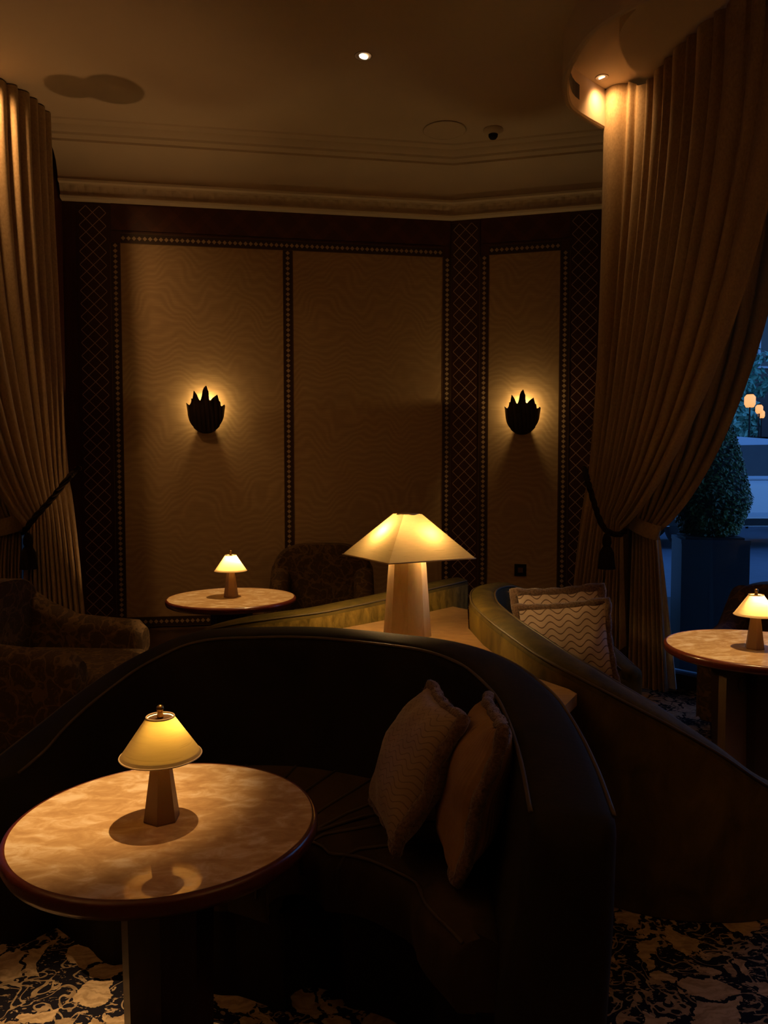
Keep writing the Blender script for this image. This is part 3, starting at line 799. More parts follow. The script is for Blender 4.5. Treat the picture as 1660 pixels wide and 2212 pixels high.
# ------------------------------------------------------------------ cushions
def cushion(label, center, normal, up, w, h, th, mat, group, fur_r=0.017, dent=0.0, seed=1):
    n = Vector(normal).normalized(); u = Vector(up); u = (u - n * u.dot(n)).normalized(); x = u.cross(n).normalized()
    c = Vector(center); N_ = 22
    rnd = random.Random(seed)
    ph = [rnd.uniform(0, 6) for _ in range(6)]
    root = thing('cushion', label, 'cushion', c, 0, group)
    def P(a, b, side):
        ex = (1 - a * a) * (1 - b * b)
        bulge = th * 0.5 * max(ex, 0) ** 0.42
        px_ = a * w / 2 * (1 - 0.07 * (1 - b * b)); pz_ = b * h / 2 * (1 - 0.07 * (1 - a * a))
        wr = 0.004 * sin(9 * a + ph[0]) * sin(7 * b + ph[1]) + 0.006 * sin(3.1 * a + 5 * b + ph[2])
        return x * px_ + u * pz_ + n * (side * bulge + wr - dent * (1 - a * a) * 0.5)
    me_v = []; me_f = []; uv = []
    for side in (1, -1):
        off = len(me_v)
        for i in range(N_ + 1):
            for j in range(N_ + 1):
                a = sin((-1 + 2 * i / N_) * pi / 2); b = sin((-1 + 2 * j / N_) * pi / 2)
                me_v.append(P(a, b, side)); uv.append((a * 0.5 + 0.5, b * 0.5 + 0.5))
        for i in range(N_):
            for j in range(N_):
                q = (off + i * (N_ + 1) + j, off + (i + 1) * (N_ + 1) + j, off + (i + 1) * (N_ + 1) + j + 1, off + i * (N_ + 1) + j + 1)
                me_f.append(q if side > 0 else q[::-1])
    o = mesh('cushion_cover', me_v, me_f, mat, root)
    lay = o.data.uv_layers.new(name='UVMap')
    for l in o.data.loops: lay.data[l.index].uv = uv[l.vertex_index]
    # fur trim around the edge with short fur tufts
    pts = []
    for k in range(25): pts.append(P(-1 + 2 * k / 25, -1, 0))
    for k in range(25): pts.append(P(1, -1 + 2 * k / 25, 0))
    for k in range(25): pts.append(P(1 - 2 * k / 25, 1, 0))
    for k in range(25): pts.append(P(-1, 1 - 2 * k / 25, 0))
    mt = MB(); mt.tube(pts, lambda q: fur_r * (0.85 + 0.3 * abs(sin(q * 61))), 9, True)
    for k in range(1400):
        i = rnd.randrange(len(pts)); p = pts[i].lerp(pts[(i + 1) % len(pts)], rnd.random())
        d = (n * rnd.uniform(-1, 1) + p.normalized() * rnd.uniform(0.0, 1.2) + Vector((rnd.uniform(-.5, .5), rnd.uniform(-.5, .5), rnd.uniform(-.6, .3)))).normalized()
        e = p + d * fur_r * rnd.uniform(1.05, 1.6); s = d.cross(Vector((rnd.random(), rnd.random(), rnd.random()))).normalized() * 0.0016
        mt.add([p + d * fur_r * 0.7 - s, p + d * fur_r * 0.7 + s, e], [(0, 1, 2)])
    mt.build('fur_trim', M_FUR, root)
    return root
GC = 'fur edged sofa cushions'
cushion('fur-edged wave-stitched cushion standing on the foreground sofa, nearer the table', (0.085, 2.06, 0.690), (-0.86, -0.16, 0.46), (0.46, 0.1, 0.86), 0.33, 0.37, 0.18, M_WAVE_FINE, GC, seed=3)
cushion('fur-edged ribbed cushion on the foreground sofa, squeezed between cushion and arm', (0.235, 1.95, 0.680), (-0.95, 0.05, 0.28), (0.28, 0.05, 0.95), 0.34, 0.38, 0.165, M_CORD, GC, seed=5)
cushion('fur-edged wave-stitched cushion at the front of the olive sofa, facing the camera', (0.835, 3.50, 0.670), (-0.16, -1.0, 0.22), (-0.07, 0.25, 1), 0.42, 0.40, 0.13, M_WAVE, GC, seed=8, fur_r=0.02)
cushion('fur-edged cushion propped behind the wave-stitched one on the olive sofa', (0.845, 3.63, 0.715), (-0.10, -1.0, 0.22), (-0.06, 0.25, 1), 0.42, 0.41, 0.10, M_WAVE, GC, seed=9, fur_r=0.022)

# ------------------------------------------------------------------ brocade armchairs
def armchair(label, loc, rz, w=0.78, d=0.78, hb=0.9, ha=0.6, seat_z=0.45):
    """faces -Y in its own frame"""
    t = thing('armchair', label, 'armchair', loc, rz, 'floral brocade armchairs')
    def softbox(name, x0, x1, y0, y1, z0, z1, r, parent=t, top_crown=0.0, mat=M_BROC):
        o = MB().box(x0, x1, y0, y1, z0, z1).build(name, mat, parent)
        b = o.modifiers.new('soft', 'BEVEL'); b.width = r; b.segments = 5; b.limit_method = 'NONE'
        return o
    aw = 0.15
    # back with rounded shoulders
    m = MB(); prof = []
    hw = w / 2
    for k in range(25):
        a = pi * k / 24; prof.append((hw * (abs(cos(a)) ** 0.55) * (1 if cos(a) >= 0 else -1), seat_z + 0.05 + (hb - seat_z - 0.05) * (sin(a) ** 0.5)))
    outline = [(hw, 0.12)] + prof + [(-hw, 0.12)]
    rows = []
    for off, s in ((0.0, 0.90), (0.015, 0.97), (0.05, 1.0), (0.12, 1.0), (0.155, 0.97), (0.17, 0.90)):
        rows.append([Vector((x * s, d / 2 - 0.17 + off, 0.12 + (z - 0.12) * (0.985 + 0.015 * s) if s < 1 else z)) for x, z in outline])
    m.grid(rows); K = len(outline)
    m.f.append(tuple(range(K))); m.f.append(tuple(5 * K + k for k in range(K - 1, -1, -1)))
    m.build('backrest', M_BROC, t, True, flat_angle=60)
    for sx in (-1, 1):
        # arm: sloping swept top, rounded front
        x0, x1 = (hw - aw, hw) if sx > 0 else (-hw, -hw + aw)
        m = MB(); rows = []
        path = [(-d / 2 + 0.02, ha - 0.03), (-d / 2 + 0.05, ha), (-d / 2 + 0.20, ha + 0.01), (0.0, ha + 0.03), (d / 2 - 0.25, ha + 0.10), (d / 2 - 0.10, ha + 0.20)]
        for y, z in path:
            r = aw / 2; cx = (x0 + x1) / 2; ring = [Vector((cx - r, y, 0.12)), Vector((cx - r, y, z - r))]
            for k in range(1, 8): a = pi - pi * k / 8; ring.append(Vector((cx + r * cos(a), y, z - r + r * sin(a))))
            ring += [Vector((cx + r, y, z - r)), Vector((cx + r, y, 0.12))]
            rows.append(ring)
        c0 = [v.copy() for v in rows[0]]
        cen = Vector(((x0 + x1) / 2, -d / 2, ha * 0.55))
        front = [Vector((cen.x + (v.x - cen.x) * 0.8, -d / 2, cen.z + (v.z - cen.z) * 0.93)) for v in c0]
        rows = [front] + rows
        m.grid(rows); K = len(front); m.f.append(tuple(range(K)))
        m.build('armrest', M_BROC, t, True, flat_angle=60)
    softbox('seat_cushion', -hw + aw + 0.003, hw - aw - 0.003, -d / 2 - 0.05, d / 2 - 0.165, 0.30, seat_z, 0.045)
    softbox('seat_base', -hw + 0.01, hw - 0.01, -d / 2 + 0.03, d / 2 - 0.02, 0.10, 0.30, 0.02)
    for sx in (-1, 1):
        for sy in (-1, 1):
            MB().lathe([(0.016, 0), (0.024, 0.1)], 10, (sx * (hw - 0.08), sy * (d / 2 - 0.08), 0)).build('leg', M_PED, t)
    return t
armchair('brocade armchair on the left turned sideways with low rounded arms', (-1.87, 4.16, 0), radians(90 - 4), w=0.98, d=0.84, hb=0.87, ha=0.60)
armchair('brocade armchair with its back to the panelled wall behind the far table', (-0.46, 5.62, 0), radians(3), w=0.78, d=0.70, hb=0.93)
armchair('brown patterned armchair beyond the window table by the glass', (2.22, 4.22, 0), radians(-40), w=0.72, d=0.7, hb=0.83)

# ------------------------------------------------------------------ curtains
def strand(T, K, B, w_side, a1, a2, z2, nv1=34, nv2=16):
    """one vertical line of cloth from the track to the tie and on to the hem"""
    h = T.z - K.z
    hor = Vector((T.x - K.x, T.y - K.y, 0))
    P0 = T; P1 = T + Vector((0, 0, -h * a1)); P2 = K + hor * a2 + Vector((0, 0, z2 + 0.12 * (1 - w_side))); P3 = K
    out = []
    for i in range(nv1):
        t = i / (nv1 - 1); a = 1 - t
        out.append((P0 * a ** 3 + P1 * (3 * a * a * t) + P2 * (3 * a * t * t) + P3 * t ** 3, t))
    for i in range(1, nv2):
        t = i / (nv2 - 1)
        e = t ** 0.75
        q = Vector((K.x + (B.x - K.x) * e, K.y + (B.y - K.y) * e, K.z + (B.z - K.z) * t))
        out.append((q, 1 + t))
    return out
def drape(name, Tpts, k0, k1, B0_, B1_, folds, amp, mat, parent, nu=None, seed=2, amp_k=0.010, upow=1.0, kz=0.0, sag=(0.5, 0.3, 0.2)):
    rnd = random.Random(seed)
    nu = nu or folds * 14
    T = resample(catmull(Tpts, 10), nu + 1)
    # slight irregularity of pleat spacing
    ws = [1 + 0.35 * sin(3.1 * k + seed) for k in range(folds)]
    tot = sum(ws); acc = [0]
    for w in ws: acc.append(acc[-1] + w / tot)
    grid = []
    for i in range(nu + 1):
        u = i / nu
        ku = u ** upow
        K = k0.lerp(k1, ku) + Vector((0, 0, kz * sin(pi * u)))
        B = B0_.lerp(B1_, u)
        grid.append(strand(T[i], K, B, u, *sag))
    nv = len(grid[0]); P = []
    def phase(u):
        for k in range(folds):
            if u <= acc[k + 1] + 1e-9: return k + (u - acc[k]) / (acc[k + 1] - acc[k])
        return folds
    for i in range(nu + 1):
        col = []
        for j in range(nv):
            p, t = grid[i][j]
            a = grid[max(i - 1, 0)][j][0]; b = grid[min(i + 1, nu)][j][0]
            c = grid[i][max(j - 1, 0)][0]; d = grid[i][min(j + 1, nv - 1)][0]
            nrm = (b - a).cross(d - c)
            nrm = nrm.normalized() if nrm.length > 1e-9 else Vector((0, -1, 0))
            if nrm.dot(Vector((0, 0, CAM_H)) - p) < 0: nrm = -nrm
            ph = phase(i / nu) * pi
            s = 1.9 * abs(sin(ph + 0.35 * sin(t * 2.2 + seed) * min(1, t * 2))) ** 0.85 - 1.0
            if t <= 1: am = amp * (0.55 + 0.45 * min(1, t * 3)) * (1 - t ** 3) + amp_k * t ** 3
            else: am = amp_k + (amp * 1.0 - amp_k) * min(1, (t - 1) * 1.3)
            col.append(p + nrm * (s * am))
        P.append(col)
    m = MB(); m.grid(P)
    o = m.build(name, mat, parent)
    return o, P
# right: front curtain with rope tie
cr = thing('curtain', 'sand silk curtain right of the panelled wall, tied back with a dark rope', 'curtain', (0, 0, 0), 0, 'silk drapes')
TR = [(1.40, 5.04, CEIL - 0.008), (1.53, 4.94, CEIL - 0.008), (1.58, 4.78, SOFF - 0.006), (1.63, 4.38, SOFF - 0.006), (1.745, 3.95, SOFF - 0.006), (1.95, 3.72, SOFF - 0.006)]
kR0 = at(1270, 1035, Y=5.30); kR1 = at(1345, 1142, Y=5.02)
oR, PR = drape('drape', TR, kR0, kR1, Vector((1.28, 5.42, 0.02)), Vector((1.62, 5.12, 0.30)), 13, 0.036, M_CURT, cr, seed=2, upow=0.75)
# second, outer curtain close to the glass
cr2 = thing('curtain', 'sand silk outer curtain hanging close to the bay window glass', 'curtain', (0, 0, 0), 0, 'silk drapes')
T2 = [(1.74, 5.20, CEIL - 0.02), (1.95, 4.98, CEIL - 0.03), (2.2, 4.78, CEIL - 0.03), (2.42, 4.58, CEIL - 0.03)]
k20 = at(1368, 1125, Y=5.12); k21 = at(1422, 1150, Y=4.95)
drape('drape', T2, k20, k21, Vector((1.66, 5.16, 0.03)), Vector((1.88, 5.00, 0.03)), 8, 0.028, M_CURT, cr2, seed=4, amp_k=0.012, sag=(0.6, 0.35, 0.2))
rows = []
for i in range(20):
    w = i / 19
    a = Vector((k21.x - 0.015, k21.y - 0.01, k21.z - 0.05)).lerp(Vector((1.845, 4.95, 0.06)), w)
    rows.append([a + Vector(((0.035 + 0.045 * w) * q, 0.02 * q - 0.016 * sin(q * 8 + w * 2) * (0.3 + w), 0)) for q in [k / 8 for k in range(9)]])
MB().grid(rows).build('lining', M_LIN, cr2)
def band(name, a, b, rw, rt, h, mat, parent):
    """a fabric tie band: flattened ring around the gathered cloth"""
    c = (a + b) / 2; ax = (b - a); L = ax.length / 2 + rw; ax.normalize(); q = Vector((-ax.y, ax.x, 0)).normalized()
    up = ax.cross(q) if ax.cross(q).z > 0 else q.cross(ax)
    rows = []
    for k in range(33):
        an = 2 * pi * k / 32; p = c + ax * (L * cos(an)) + q * (rt * sin(an))
        rows.append([p - up * h / 2, p - up * h * 0.25 + (q * sin(an)) * 0.006, p + up * h * 0.25 + (q * sin(an)) * 0.006, p + up * h / 2])
    return MB().grid(rows).build(name, mat, parent)
band('tie_band', k20, k21, 0.012, 0.055, 0.10, M_CURT, cr2)
def rope(label, pts, tassel_at, hook):
    t = thing('curtain_tieback', label, 'tieback', (0, 0, 0), 0, 'dark rope tiebacks')
    P = resample(catmull(pts, 12), 90); m = MB()
    for s in range(3):
        q = []
        for i, p in enumerate(P):
            tg = (P[min(i + 1, 89)] - P[max(i - 1, 0)]).normalized(); n1 = tg.cross(Vector((0, 1, 0.2))).normalized(); n2 = tg.cross(n1)
            a = i * 0.55 + s * 2 * pi / 3
            q.append(p + (n1 * cos(a) + n2 * sin(a)) * 0.010)
        m.tube(q, 0.0105, 7)
    m.build('rope', M_ROPE, t)
    MB().lathe([(0.0, 0.0), (0.018, -0.01), (0.028, -0.04), (0.03, -0.07), (0.022, -0.09), (0.03, -0.10), (0.045, -0.13), (0.055, -0.23), (0.056, -0.235), (0, -0.235)], 24, tassel_at, cap=False).build('tassel', M_ROPE, t)
    hk = MB().lathe([(0.0, 0), (0.02, 0.0), (0.02, 0.008), (0.008, 0.012), (0.008, 0.06), (0.016, 0.064), (0.012, 0.075), (0, 0.078)], 16, cap=False).build('hook', M_BRASS, t)
    hk.location = hook; hk.rotation_euler = (pi / 2, 0, 0)
    return t
hR = s_right(1262, 1010); hRp = CORNER + rdir * hR[0] + rn * 0.03 + Vector((0, 0, hR[1]))
rope('dark twisted rope tieback with tassel on the right curtain', [hRp, at(1268, 1030, Y=5.25), at(1285, 1090, Y=5.10), at(1305, 1140, Y=4.98), at(1335, 1155, Y=4.93), at(1352, 1146, Y=5.0)], at(1312, 1150, Y=4.92), hRp + rn * -0.02)

# left curtains
cl = thing('curtain', 'sand silk curtain at the left edge, tied back with a dark rope', 'curtain', (0, 0, 0), 0, 'silk drapes')
TL = [(-2.285, 5.40, CEIL - 0.008), (-2.285, 5.25, CEIL - 0.008), (-2.31, 5.06, CEIL - 0.008), (-2.40, 4.90, CEIL - 0.008), (-2.58, 4.70, CEIL - 0.008), (-2.85, 4.50, CEIL - 0.008)]
kL0 = at(150, 1035, Y=5.12); kL1 = at(55, 1142, Y=4.95)
drape('drape', TL, kL0, kL1, Vector((-1.97, 5.12, 0.02)), Vector((-2.36, 4.93, 0.02)), 12, 0.034, M_CURT, cl, seed=6, upow=0.8)
cl2 = thing('curtain', 'sand silk outer curtain at the left edge beside the garden glass', 'curtain', (0, 0, 0), 0, 'silk drapes')
TL2 = [(-2.55, 5.2, CEIL - 0.03), (-2.7, 4.8, CEIL - 0.03), (-3.0, 4.4, CEIL - 0.03)]
kl20 = at(48, 1125, Y=5.1); kl21 = at(-5, 1140, Y=5.0)
drape('drape', TL2, kl20, kl21, at(48, 1300, Y=5.12) * 1.0, at(-22, 1300, Y=5.02) * 1.0, 8, 0.02, M_CURT, cl2, seed=8, amp_k=0.012)
band('tie_band', kl20, kl21, 0.012, 0.05, 0.11, M_CURT, cl2)
hL = s_back(172, 1012); hLp = B0 + bdir * hL[0] + bn * 0.03 + Vector((0, 0, hL[1]))
rope('dark twisted rope tieback with tassel on the left curtain', [hLp, at(150, 1030, Y=5.0), at(110, 1080, Y=4.92), at(75, 1118, Y=4.86), at(58, 1140, Y=4.86), at(48, 1150, Y=4.92)], at(60, 1150, Y=4.9), hLp + bn * -0.02)

# ------------------------------------------------------------------ wall sconces and small fittings
def sconce(label, origin, ang, s, z, sc=1.0):
    t = thing('wall_sconce', label, 'sconce', origin + Vector((cos(ang), sin(ang), 0)) * s + Vector((0, 0, z)), ang, 'flame leaf wall sconces')
    # leaf bowl: half-round shell whose upper edge is cut into pointed leaves
    W, H = 0.152 * sc, 0.18 * sc
    top = [(-1.0, 0.50), (-0.97, 0.47), (-0.84, 0.37), (-0.76, 0.50), (-0.72, 0.70), (-0.66, 0.70), (-0.60, 1.10), (-0.56, 1.08), (-0.42, 0.88), (-0.32, 0.64), (-0.25, 0.60), (-0.18, 0.80), (-0.13, 1.10), (-0.08, 1.22), (0.05, 1.36), (0.08, 1.33), (0.14, 1.14), (0.19, 1.02), (0.19, 0.78), (0.22, 0.64), (0.29, 0.62), (0.38, 0.74), (0.62, 0.92), (0.66, 0.80), (0.72, 0.60), (0.78, 0.56), (0.81, 0.34), (0.88, 0.36), (0.96, 0.44), (1.0, 0.40), (1.0, 0.1)]
    def topf(a):
        for (x0, y0), (x1, y1) in zip(top, top[1:]):
            if a <= x1: return y0 + (y1 - y0) * (a - x0) / max(x1 - x0, 1e-6)
        return top[-1][1]
    n = 144; rows = []
    for i in range(n + 1):
        a = -1 + 2 * i / n
        col = []
        yb = -1.05 * max(0, 1 - abs(a) ** 2.3) ** 0.62         # round bottom
        yt = topf(a)
        for j in range(13):
            w = j / 12; y = yb + (yt - yb) * w
            dep = 0.014 * sc + 0.075 * sc * sqrt(max(0, 1 - a * a * 0.96)) * (0.30 + 0.70 * sin(min(1, max(0, y + 1.05) / 1.2) * pi / 2))
            dep += 0.006 * sc * abs(sin(a * 13 + 0.8 * y))
            if w > 0.8: dep += 0.01 * sc * (w - 0.8) * 5
            col.append(Vector((a * W * (0.90 + 0.06 * w), -dep, y * W)))
        rows.append(col)
    o = MB().grid(rows).build('leaf_bowl', M_SCONCE, t)
    sdf = o.modifiers.new('thickness', 'SOLIDIFY'); sdf.thickness = 0.004
    MB().box(-0.03, 0.03, -0.05, 0.0, -0.10, -0.02).build('backplate', M_SCONCE, t, False)
    light('POINT', 'bulb', (0.0, -0.046 * sc, 0.058 * sc), P_SCONCE, (1.0, 0.60, 0.20), t, 0.010)
    return t
ss, sz = s_back(446, 893); sconce('dark leaf wall sconce glowing on the wide back panel', B0 + bn * 0.008, A9, ss, sz)
ss, sz = s_right(1130, 898); sconce('dark leaf wall sconce glowing on the narrow angled panel', CORNER + rn * 0.008, AR, ss, sz, 0.97)

ss, sz = s_right(1125, 1231)
sk = thing('power_socket', 'square black wall socket low on the narrow panel', 'socket', CORNER + rn * 0.008 + rdir * ss + Vector((0, 0, sz)), AR)
MB().box(-0.048, 0.048, -0.008, 0, -0.048, 0.048).build('plate', M_BLACK, sk, False)
MB().box(-0.02, 0.02, -0.010, -0.007, -0.02, 0.02).build('socket_insert', M_BRONZE, sk, False)

pd = at(785, 121, z=CEIL)
spot_fitting('ceiling_downlight', 'small recessed adjustable downlight in the middle of the ceiling', (pd.x, pd.y, CEIL), (-0.95, 4.75, TZ), P_TABLE_BACK, 19, 0.55, 0.02, 0.042)
spot_fitting('ceiling_downlight', 'recessed downlight above the foreground table', (-0.33, 2.30, CEIL), (-0.74, 1.84, TZ), P_TABLE_FRONT, 17, 1.0, 0.02, 0.042)
spot_fitting('ceiling_downlight', 'recessed downlight above the window table', (1.60, 3.20, CEIL - 0.0), (1.66, 3.40, TZ), P_TABLE_RIGHT, 20, 0.6, 0.02, 0.042)
pd = at(1308, 167, z=CEIL)
spot_fitting('ceiling_downlight', 'bright recessed downlight in the curved soffit beside the right curtain', (pd.x - 0.02, pd.y, CEIL), (pd.x + 0.75, pd.y + 0.6, CEIL - 2.0), P_SOFFIT * 1.5, 140, 1.0, 0.03, 0.030)
spot_fitting('ceiling_downlight', 'recessed downlight in the ceiling above the left curtain', (-2.45, 4.66, CEIL), (-2.41, 5.02, 3.30), P_SOFFIT * 5.0, 105, 1.0, 0.03, 0.030)
spot_fitting('ceiling_downlight', 'unseen downlight added to brighten the carpet at lower right', (0.95, 1.15, CEIL), (0.98, 1.72, 0), 4, 21, 1.0, 0.03, 0.04)  # made-up lamp out of view, lifts the dark carpet on the right
ps = at(961, 281, z=CEIL)
spk = thing('ceiling_speaker', 'flat round ceiling speaker near the cornice', 'speaker', (ps.x, ps.y, CEIL))
MB().lathe([(0.15, 0), (0.155, -0.004), (0.148, -0.008), (0.140, -0.007)], 48, cap=False).build('rim', M_PLASTER, spk)
MB().lathe([(0, -0.005), (0.14, -0.006)], 48, cap=False).build('grille', M_PLASTER, spk)
pc = at(1066, 280, z=CEIL)
dm = thing('dome_camera', 'small ceiling dome camera with black lens', 'camera', (pc.x, pc.y, CEIL))
MB().lathe([(0.07, 0), (0.072, -0.008), (0.045, -0.02), (0.04, -0.035)], 40).build('housing', M_PLASTER, dm)
MB().lathe([(0.034, -0.034), (0.032, -0.05), (0.022, -0.064), (0.0005, -0.070)], 32, cap=False).build('dome', M_BLACK, dm)
# vent slot in the curved fascia
i0 = None
def fascia_pt(px, z):
    best = min(PF, key=lambda p: abs((830 + FPX * p.x / (p.y * 1.026)) - px) + (0 if p.y > 4.35 else 500)); return best
vs = [p for p in PF if 4.48 < p.y < 4.90 and p.x < 1.25]
rows = []
for k, p in enumerate(vs):
    j = PF.index(p); tg = (PF[j + 1] - PF[j - 1]).normalized(); q = Vector((-tg.y, tg.x, 0))
    rows.append([p + q * 0.0365 + Vector((0, 0, ZB + 0.075)), p + q * 0.0365 + Vector((0, 0, ZB + 0.165))])
mv = MB().grid(rows)
tag(mv.build('air_vent', M_BLACK, None, False), 'narrow black air slot in the curved ceiling fascia', 'vent')

# added uplighter, unseen behind the armchair; cap shaped to cast the ceiling's two-lobed shadow
up = thing('uplighter', 'small bronze uplighter on the floor behind the left armchair', 'lamp', (-1.85, 5.03, 0), 0)
MB().lathe([(0.07, 0), (0.07, 0.02), (0.012, 0.03), (0.012, 0.20), (0.03, 0.22), (0.035, 0.235)], 24).build('base', M_BRONZE, up)
MB().lathe([(0.032, 0.235), (0.032, 0.436)], 32, cap=False).build('glass_chimney', M_CLEAR, up)
m = MB(); m.lathe([(0, 0.436), (0.0093, 0.436), (0.0093, 0.438), (0, 0.438)], 40, (0.0055, 0.0010, 0), cap=False); m.lathe([(0, 0.4365), (0.0074, 0.4365), (0.0074, 0.4385), (0, 0.4385)], 40, (-0.0070, -0.0010, 0), cap=False)
MB().lathe([(0.0, 0.4355), (0.032, 0.4355)], 32, cap=False).build('glass_lid', M_CLEAR, up)
m.build('shadow_cap', M_BRONZE, up)
light('SPOT', 'bulb', (0, 0, 0.26), P_UP, WARM, up, 0.0008, (0, 0, 2), 48, 1.0)

# made-up floor uplighters out of view, added to lift the ambient light
def fill_torchiere(label, x, y, p):
    t = thing('fill_uplighter', label, 'lamp', (x, y, 0), 0, 'added fill uplighters out of view')
    MB().lathe([(0.14, 0), (0.14, 0.02), (0.012, 0.03), (0.012, 1.7), (0.03, 1.72)], 24).build('stand', M_BRONZE, t)
    MB().lathe([(0.03, 1.70), (0.12, 1.74), (0.17, 1.83), (0.165, 1.83), (0.11, 1.75), (0.02, 1.715)], 40, cap=False).build('bowl', M_BRONZE, t)
    light('SPOT', 'bulb', (0, 0, 1.78), p, WARM, t, 0.05, (0, 0, 3), 150, 0.9)
fill_torchiere('unseen bowl uplighter added by the right side wall as fill light', 3.0, -0.4, P_AMB)
fill_torchiere('unseen bowl uplighter added by the left side wall as fill light', -3.2, 0.6, P_AMB)

# ------------------------------------------------------------------ outside
out = struct(MB().box(-30, 40, 7.2, 45, -0.2, 0.30).build('ground_street', M_ASPHALT, None, False))
struct(MB().prism([(1.9, 5.6), (4.3, 3.0), (6.5, 3.0), (40, 3.0), (40, 7.2), (-30, 7.2), (-30, 3.0), (-4.75, 3.0), (-2.6, 5.9), (-2.6, 6.9), (1.9, 6.9)], -0.2, -0.02).build('ground_pavement', M_PAVE, None, False))
def leaves(rnd, n, fn, size):
    m = MB()
    for _ in range(n):
        p, nr = fn(rnd)
        nr = (nr + Vector((rnd.uniform(-.8, .8), rnd.uniform(-.8, .8), rnd.uniform(-.5, .9)))).normalized()
        a = nr.cross(Vector((rnd.uniform(-1, 1), rnd.uniform(-1, 1), rnd.uniform(-1, 1)))).normalized(); b = nr.cross(a)
        s = size * rnd.uniform(0.6, 1.3)
        m.add([p - a * s, p - b * s * 0.45 + nr * s * 0.1, p + a * s, p + b * s * 0.45 + nr * s * 0.1], [(0, 1, 2, 3)])
    return m
def planter(label, label2, x, y, ang, topr, h):
    t = thing('planter_box', label, 'planter', (x, y, -0.02), ang)
    w = 0.23
    m = MB().box(-w, w, -w, w, 0, 0.98).box(-w - 0.004, w + 0.004, -w - 0.004, w + 0.004, 0.98, 1.01)
    m.build('box', M_PLANT, t, False)
    MB().box(-w + 0.03, w - 0.03, -w + 0.03, w - 0.03, 1.01, 1.025).build('soil', M_TYRE, t, False)
    tp = thing('topiary', label2, 'shrub', (x, y, 0.99), 0)
    def prof(w): return topr * (1 - w) ** 0.62 * (0.72 + 0.55 * min(1, w * 4) if w < 0.25 else 1.27) / 1.27
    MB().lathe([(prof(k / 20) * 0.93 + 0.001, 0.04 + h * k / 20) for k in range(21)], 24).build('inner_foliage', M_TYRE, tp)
    def fn(r):
        w = r.random() ** 1.3; a = r.uniform(0, 2 * pi); q = prof(w) * r.uniform(0.93, 1.06)
        return Vector((q * cos(a), q * sin(a), 0.03 + h * w)), Vector((cos(a), sin(a), 0.5))
    leaves(random.Random(3), 9000, fn, 0.017).build('foliage', M_BOX, tp, False)
    MB().lathe([(0.02, 0.0), (0.02, 0.3)], 8).build('stem', M_PED, tp)
planter('tall dark blue square planter outside the bay window', 'dense clipped boxwood cone growing in the blue planter', 2.43, 5.72, radians(-12), 0.33, 1.05)

